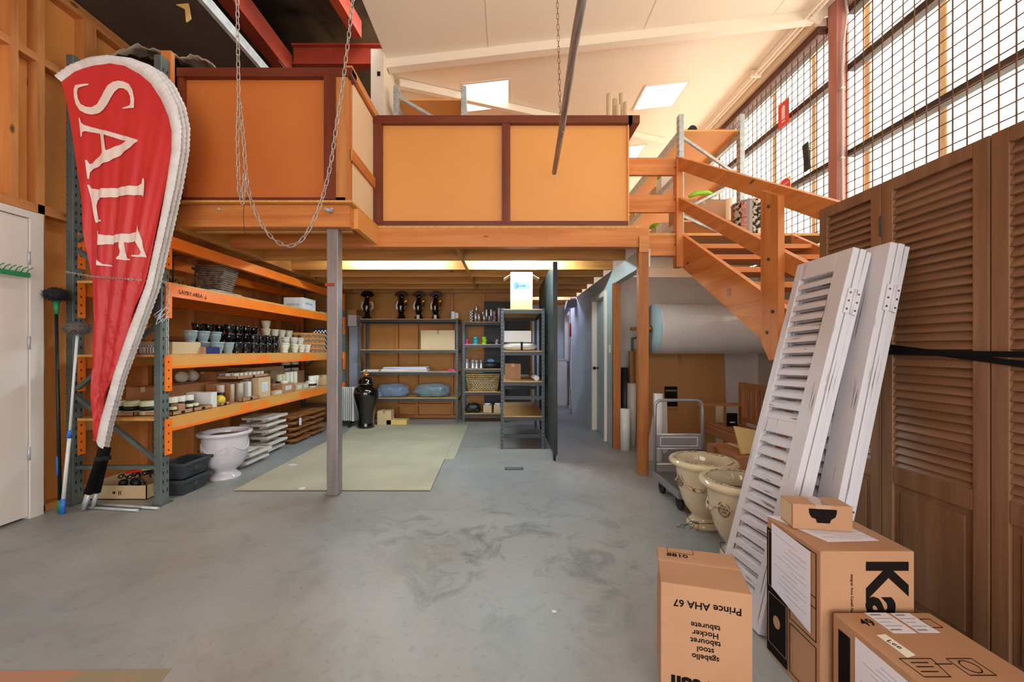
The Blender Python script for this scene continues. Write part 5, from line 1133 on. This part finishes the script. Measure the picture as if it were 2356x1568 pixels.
b = B(); b.prism([(-.03,.0),(.08,.01),(.1,-.12),(.06,-.15),(.05,-.04)], lambda a, c: (a, 0, c), (0,.01,0)); tag(b.build('peeling_tape', mat('old_tape', (222,184,110), .6), loc=tuple(P(412,10,3.385))), 'strip of yellow tape peeling from the dark ceiling panel', 'tape')
b = B(); 
for k in range(4): b.tube([(-2.62,4.5,4.62),(-2.4,4.5,4.35),(-2.3+.15*math.sin(k),4.48,4.2+.05*k),(-2.25+.2*math.cos(k*2),4.5,4.0+.08*k)], .004, 5)
tag(b.build('loose_wires', 'pvc'), 'loose pale wires dangling under the red girder', 'wire')
# ================================================ RIGHT FOREGROUND
def louvre_leaf(b, bl_, w, h, th, zones, stile=.055, top=.06, slat=.036, nose=False, s2=None):
    """leaf in local x (width) z (height), thickness along y; zones = (z0, z1, kind)"""
    s1 = s2 or stile
    b.box(0, s1, 0, th, 0, h); b.box(w-stile, w, 0, th, 0, h)
    zz_ = sorted(zones); prev = 0
    for z0, z1, kind in zz_:
        b.box(s1, w-stile, 0, th, prev, z0); prev = z1
        if kind == 'louvre' and nose:
            n_ = int((z1-z0)/slat); st_ = (z1-z0)/n_
            for i in range(n_):
                z = z0+st_*i; bl_.box(s1-.002, w-stile+.002, .003, .008, z+.001, z+st_*.44)
                bl_.bar(((w-stile+s1)/2, .007, z+st_*.42), ((w-stile+s1)/2, th-.003, z+st_*.78), w-stile-s1+.004, .005, up=(0,-1,1))
        elif kind == 'louvre':
            z = z0+slat*.3
            while z < z1-slat*.3:
                bl_.box(s1-.004, w-stile+.004, th*.5-.026, th*.5+.026, z-.0045, z+.0045, R=rot(1.08, 'X')); z += slat
        else: b.box(s1, w-stile, th*.35, th*.65, z0, z1); b.box(s1+.03, w-stile-.03, th*.15, th*.85, z0+.03, z1-.03)
    b.box(s1, w-stile, 0, th, prev, h)
def louvre_door(label, y_start, widths, group=None):
    # stands in the plane X = 1.86, running toward the viewer
    t = thing('louvred_door', label, 'door', (1.86, y_start, 0), -PI/2, group); x = 0
    for w in widths:
        b, l_ = B(), B(); louvre_leaf(b, l_, w-.004, 2.125, .035, [(.12,.655,'panel'), (.74,2.065,'louvre')], slat=.038)
        for q in (b, l_): q.xf(Matrix.Translation((x,0,0)))
        lf = b.build('leaf', 'teakZ', t, bevel=.003); l_.build('slats', 'teakX', lf)
        x += w
    B().box(widths[0]-.008, widths[0]+.004, -.004, 0, 1.86, 1.96).build('hinge', 'darkrail', t)
    return t
louvre_door('brown folding louvred door of two leaves, farther from the viewer, behind the white shutters', 2.325, (.385, .437))
louvre_door('brown folding louvred door nearest the viewer at the right edge', 1.502, (.43, .43))
for i, (a, c) in enumerate((((1.855,2.1,1.341),(1.855,.7,1.149)), ((1.85,2.1,1.287),(1.85,.7,1.275)))):
    tag(B().bar(a, c, .004, .022).build('tie_strap', 'strap'), ['black strap round the louvred doors, sloping down toward the viewer', 'black strap round the louvred doors, crossing the other one'][i], 'strap')
# white shutters leaning on the doors
def shutter(name, label, bot, top, wd, leaves, th, ydir, zones, nslat=.058, near=.085):
    """bot, top: near lower and near upper corner of the front face; wd: width vector direction"""
    bot, top = Vector(bot), Vector(top); zd = (top-bot).normalized(); wdv = Vector(ydir); wdv = (wdv - zd*wdv.dot(zd)).normalized(); nd = zd.cross(wdv).normalized()
    if nd.x < 0: nd = -nd
    L_ = (top-bot).length
    # local x = from near edge to far edge, y = into the stack, z = up the leaf
    mt = Matrix(((wdv.x, nd.x, zd.x, bot.x), (wdv.y, nd.y, zd.y, bot.y), (wdv.z, nd.z, zd.z, bot.z), (0,0,0,1)))
    t = thing(name, label, 'shutter', (0,0,0)); t.matrix_world = mt
    for k in range(leaves):
        b, l_ = B(), B(); louvre_leaf(b, l_, wd, L_, th-.003, zones(L_), stile=.045, slat=nslat, nose=True, s2=near)
        for q in (b, l_): q.xf(Matrix.Translation((.004*k*(-1)**k, k*th, 0)))
        lf = b.build('leaf', 'whitewood', t, bevel=.003); l_.build('slats', 'whitewoodX', lf)
        b = B(); b.box(.012*1, .018, k*th-.0, k*th+.001, .0, L_); b.bm.free()
    for z in (L_*.86, L_*.30):
        b = B(); b.box(-.007, -.002, th*.55, th*2.4, z-.06, z+.06); 
        for q in (-.04, .0, .04):
            for yy in (.9, 2.1): b.mi = 1; b.cyl((-.0085, th*yy, z+q), (-.007, th*yy, z+q), .005, 8)
        b.mi = 0; b.cyl((-.009, th*1.5, z-.06), (-.009, th*1.5, z+.06), .006, 8); b.build('hinge', ['whitewood', 'rust'], t)
    return t
shutter('folding_shutter', 'distressed white louvred shutter stack in front, leaning over the boxes', (1.139,1.767,.012), (1.644,1.85,1.785), .345, 3, .034, (-.02,1,0), lambda L_: [(.1, L_*.5-.02, 'louvre'), (L_*.5+.05, L_-.1, 'louvre')])
shutter('folding_shutter', 'distressed white louvred shutter stack behind, leaning nearest the brown doors', (1.36,1.75,.012), (1.752,1.78,1.79), .36, 3, .034, (-.02,1,0), lambda L_: [(.1, L_*.5-.02, 'louvre'), (L_*.5+.05, L_-.1, 'louvre')], near=.115)
# ------------------------------------------------ cartons in the foreground
def quad_box(name, label, corners, h, m, seam=True):
    c = [Vector((x, y, 0)) for x, y in corners]; o = sum(c, Vector())/4; t = thing(name, label, 'box', (o.x, o.y, 0)); b = B()
    lo = [b.bm.verts.new(p-o) for p in c]; hi = [b.bm.verts.new(p-o+Vector((0,0,h))) for p in c]
    b.bm.faces.new(lo[::-1]); b.bm.faces.new(hi)
    for i in range(4): b.bm.faces.new((lo[i], lo[(i+1) % 4], hi[(i+1) % 4], hi[i]))
    b.build('body', m, t, bevel=.004); return t, o, c
# near-left, near-right, far-right, far-left
t, o, c = quad_box('stool_carton', 'cardboard stool box printed 8810 and Prince AHA 67, nearest the viewer', [(.564,1.43),(.853,1.354),(.94,1.62),(.651,1.69)], .45, 'carton')
xd = (c[1]-c[0]).normalized(); n_ = Vector((xd.y, -xd.x, 0)); fc = (c[0]+c[1])/2-o; pl = lambda a, z: fc+xd*a+n_*.0008+Vector((0,0,z))
text('print', 'Prince AHA 67', .036, pl(.005,.385), -xd, (0,0,-1), 'ink', t, bold=.0006)
for i, s_ in enumerate(('taburete','Hocker','tabouret','stool','sgabello')): text('print', s_, .028, pl(0,.315-.028*i), -xd, (0,0,-1), 'ink', t, bold=.0004)
text('print', 'Kartell', .085, pl(-.0,.092), -xd, (0,0,-1), 'ink', t, bold=.003)
yd = (c[3]-c[0]).normalized(); tc_ = (c[0]+c[3])/2-o
text('print', '8810', .034, Vector((c[3]-o))+xd*.075-yd*.062+Vector((0,0,.4508)), xd, yd, 'ink', t, bold=.0005, sx=1.2)
b = B(); a0 = (c[3]-o)-yd*.105+Vector((0,0,.4505)); b.bar(a0, a0+xd*.3, .022, .0012); b.bar(a0+Vector((0,0,-.0005))-n_*0, a0+Vector((0,0,-.06)), .022, .0012, up=(1,0,0)); b.build('tape', mat('clear_tape', (206,160,126), .12, coat=1), t)
b = B(); p0 = (c[3]-o)+xd*.04+Vector((0,0,.4506)); 
for a_, c_ in (((0,0),(0,-.04)),((0,-.04),(.1,-.04)),((.1,-.04),(.1,0))): b.bar(p0+xd*a_[0]+yd*a_[1], p0+xd*c_[0]+yd*c_[1], .0015, .0006)
b.build('printed_mark', 'ink', t)
def line_frame(b, fn, pts, w=.003, closed=True):
    m_ = len(pts)
    for i in range(m_ if closed else m_-1): b.bar(fn(*pts[i]), fn(*pts[(i+1) % m_]), w, .0005, up=(0,0,1))
t, o, c = quad_box('printed_carton', 'large cardboard box with sideways Kartell lettering and papers, behind the stool box', [(1.12,1.394),(1.455,1.394),(1.462,1.69),(1.127,1.69)], .58, 'carton')
fx, fy = 1.12-o.x, 1.394-o.y
text('print', 'Kartell', .205, (1.287-o.x,fy-.0008,.553), (0,0,-1), (1,0,0), 'ink', t, bold=.006, align='LEFT', ay='TOP_BASELINE')
text('print', 'designer Anna Castelli Ferrieri', .013, (-.06,fy-.0008,.42), (0,0,-1), (1,0,0), 'ink', t)
L = lambda y, z: (fx-.001, fy+y, z)      # on the left face, y from the near edge
b = B(); b.prism([(.165,.02),(.285,.02),(.285,.54),(.165,.54)], L, (-.0004,0,0)); b.build('dark_print', 'ink', t)
b = B()
for pts in ([(.17,.30),(.275,.30),(.275,.53),(.17,.53)], [(.17,.06),(.275,.06),(.275,.27),(.17,.27)]):
    for i in range(4):
        p_, q_ = pts[i], pts[(i+1) % 4]; b.bar(Vector(L(*p_))-Vector((.0006,0,0)), Vector(L(*q_))-Vector((.0006,0,0)), .002, .0005, up=(1,0,0))
b.tube([Vector(L(.225+.02*math.cos(a), .17+.025*math.sin(a)))-Vector((.0008,0,0)) for a in [i*PI/8 for i in range(16)]], .0008, 4, closed=True); b.prism([(.225+.018*math.cos(a), .17+.024*math.sin(a)) for a in [i*PI/8 for i in range(16)]], lambda y, z: (fx-.0016, fy+y, z), (-.0003,0,0)); b.build('print_outline', 'carton', t)
b = B()
for pts in ([(.02,.03),(.15,.03),(.15,.22),(.02,.22)], [(.02,.24),(.15,.24),(.15,.56),(.02,.56)], [(.02,.36),(.05,.36),(.05,.40),(.02,.40)]):
    for i in range(4): b.bar(L(*pts[i]), L(*pts[(i+1) % 4]), .003, .0006, up=(1,0,0))
b.build('drawer_outline', 'ink', t)
def sheet(label, fn, pts, d_, m_print=True):
    s = thing('paper_sheet', label, 'paper', (0,0,0)); B().prism(pts, fn, d_).build('sheet', 'paper', s); b = B(); random.seed(len(label))
    (x0, y0), (x1, y1), (x3, y3) = pts[0], pts[1], pts[3]; dv = Vector(d_)*1.4
    for q in range(11):
        f = .12+.07*q; w_ = random.uniform(.3,.8); g0 = .1 if q % 3 else .3
        A_ = Vector(fn(x0+(x1-x0)*g0+(x3-x0)*f, y0+(y1-y0)*g0+(y3-y0)*f))+dv; B_ = Vector(fn(x0+(x1-x0)*min(.92,g0+w_)+(x3-x0)*f, y0+(y1-y0)*min(.92,g0+w_)+(y3-y0)*f))+dv
        b.bar(A_, B_, .0013, .0004, up=tuple(Vector(d_).normalized()))
    b.build('print', 'inklt', s); return s
sheet('printed delivery note taped to the left face of the large lettered box', lambda y, z: (1.1185, 1.394+y, z), [(.045,.555),(.255,.57),(.255,.3),(.045,.255)], (-.0008,0,0))
sheet('white paper lying on the large lettered box under the small carton', lambda x, y: (x, y, .5812), [(1.125,1.69),(1.38,1.66),(1.4,1.47),(1.2,1.46)], (0,0,.0008))
# small taped carton with a bowl picture
t, o, c = quad_box('small_carton', 'small taped carton with a dark bowl picture on top of the large lettered box', [(1.146,1.565),(1.358,1.532),(1.375,1.627),(1.163,1.66)], .1, 'carton')
t.location.z = .5825; xd = (c[1]-c[0]).normalized(); n_ = Vector((xd.y, -xd.x, 0)); fc = (c[0]+c[1])/2-o
fn = lambda a, z: fc+xd*a+n_*.0006+Vector((0,0,z))
b = B(); b.prism([(-.05,.085),(.05,.085),(.05,.072),(.045,.055),(.03,.045),(.025,.03),(-.02,.03),(-.025,.045),(-.04,.05),(-.048,.065)], fn, n_*.0005); b.build('bowl_picture', 'ink', t)
b = B(); tp_ = (c[2]+c[3])/2-o; b.bar(fn(0,.1)+Vector((0,0,.0008)), tp_+Vector((0,0,.1008)), .05, .0008); b.bar(fn(0,.1), fn(0,.04), .05, .0008, up=tuple(n_)); b.build('tape', mat('shiny_tape', (206,176,150), .12, alpha=.6, coat=1), t)
b = B(); lc = (c[0]+c[3])/2-o; yv = (c[3]-c[0]).normalized(); b.prism([(-.04,.01),(.04,.01),(.04,.095),(-.04,.095)], lambda a, z: lc+yv*a-Vector((.0006,0,0))+Vector((0,0,z)), (-.0006,0,0)); b.build('address_label', 'carton_lt', t)
# long carton at the lower right
t, o, c = quad_box('long_carton', 'long cardboard box marked 49 with shipping labels in the lower right corner', [(1.143,.78),(1.48,.78),(1.48,1.37),(1.143,1.37)], .379, 'carton')
T = lambda x, y: (x-o.x, y-o.y, .3796)
text('print', '49', .045, T(1.217,1.318), (1,0,0), (0,1,0), 'ink', t, bold=.0006)
for nm, x, y, w_, h_ in (('shipping_label',1.289,1.318,.076,.098),('shipping_label',1.372,1.318,.066,.094)):
    B().prism([(x-w_/2,y+h_/2),(x+w_/2,y+h_/2),(x+w_/2+.004,y-h_/2),(x-w_/2+.004,y-h_/2)], T, (0,0,.0008)).build(nm, 'paper', t); b = B()
    for q in range(5): b.bar(Vector(T(x-w_*.38,y+h_*.38-.018*q))+Vector((0,0,.001)), Vector(T(x+w_*(.38 if q % 2 else .1),y+h_*.38-.018*q))+Vector((0,0,.001)), .006 if q in (0,4) else .002, .0005)
    b.build('label_print', 'inklt' , t)
B().prism([(1.193,1.26),(1.225,1.264),(1.232,1.178),(1.197,1.168)], T, (0,0,.0008)).build('masking_tape', 'wax_white', t); text('handwriting', 'Lee', .026, Vector(T(1.211,1.22))+Vector((0,0,.001)), (.25,-.9,0), (.9,.25,0), 'ink', t)
b = B(); q = .0004
for pts in ([(1.17,1.165),(1.265,1.165),(1.25,1.1),(1.175,1.1)], [(1.41,1.335),(1.445,1.335),(1.445,1.295),(1.41,1.295)], [(1.31,1.165),(1.385,1.165),(1.385,1.105),(1.31,1.105)]):
    for i in range(4): b.bar(T(*pts[i]), T(*pts[(i+1) % 4]), .0025, .0006)
b.build('care_symbol', 'ink', t); b = B(); b.tube([T(1.347+.022*math.cos(a), 1.135+.022*math.sin(a)) for a in [i*PI/10 for i in range(20)]], .0014, 4, closed=True)
for i, (x, y) in enumerate(((1.22,1.15),(1.22,1.135),(1.215,1.118),(1.285,1.145))): b.bar(T(x-.03,y), T(x+.02,y), .003, .0006)
b.build('care_symbol', 'ink', t)
b = B(); b.prism([(1.37-.05-1.0,0)]*0 or [(.3,.02),(.345,.02),(.345,.34),(.3,.34)], lambda y, z: (1.143-o.x-.0008, .78-o.y+.22+y, z), (-.0005,0,0)); b.build('dark_print', 'ink', t)
sheet('printed delivery note taped to the left side of the long lower right box', lambda y, z: (1.1415, .78+y, z), [(.26,.355),(.5,.36),(.5,.12),(.26,.12)], (-.0008,0,0))

tag(B().box(-2.9,-2.7,7.22,7.26,0,1.72).build('grey_board', mat('lilac_grey', (150,152,168), .6)), 'lilac grey board standing upright between the orange rack and the wide shelving unit', 'board')
for i in range(3): tag(B().box(-2.88,-2.72,7.1,7.38,1.722+.1*i,1.82+.1*i).build('flat_box', 'kraft' if i == 2 else 'pvc'), ['pale flat box, bottom of the pile beside the rooster shelf','pale flat box, middle of the pile beside the rooster shelf','brown flat box, top of the pile beside the rooster shelf'][i], 'box')
# ================================================ LIGHTS OF THE PLACE
def tube_light(name, x, y, z, ln, label, m='lamp', axis='X'):
    t = thing(name, label, 'light', (x, y, z), 0, 'fluorescent lights under the mezzanine' if axis == 'X' else None)
    if axis == 'X':
        B().box(-ln/2, ln/2, -.05, .05, .0, .04).build('batten', 'whiteplastic', t)
        B().cyl((-ln/2+.03, 0, -.02), (ln/2-.03, 0, -.02), .018, 12).build('lamp_tube', m, t)
    else:
        B().box(-.05, .05, -ln/2, ln/2, .0, .04).build('batten', 'whiteplastic', t)
        B().cyl((0, -ln/2+.03, -.02), (0, ln/2-.03, -.02), .018, 12).build('lamp_tube', m, t)
    return t
tube_light('fluorescent_light', -1.45, 4.95, 2.49, 1.25, 'fluorescent batten tucked between the joists left of centre')
tube_light('fluorescent_light', .15, 4.95, 2.49, 1.25, 'fluorescent batten tucked between the joists above the shelf with the OSLO box')
tube_light('hall_light', .95, 8.15, 2.5, .7, 'fluorescent light between the joists of the hall behind the black partition', 'lamp_blue', 'X')
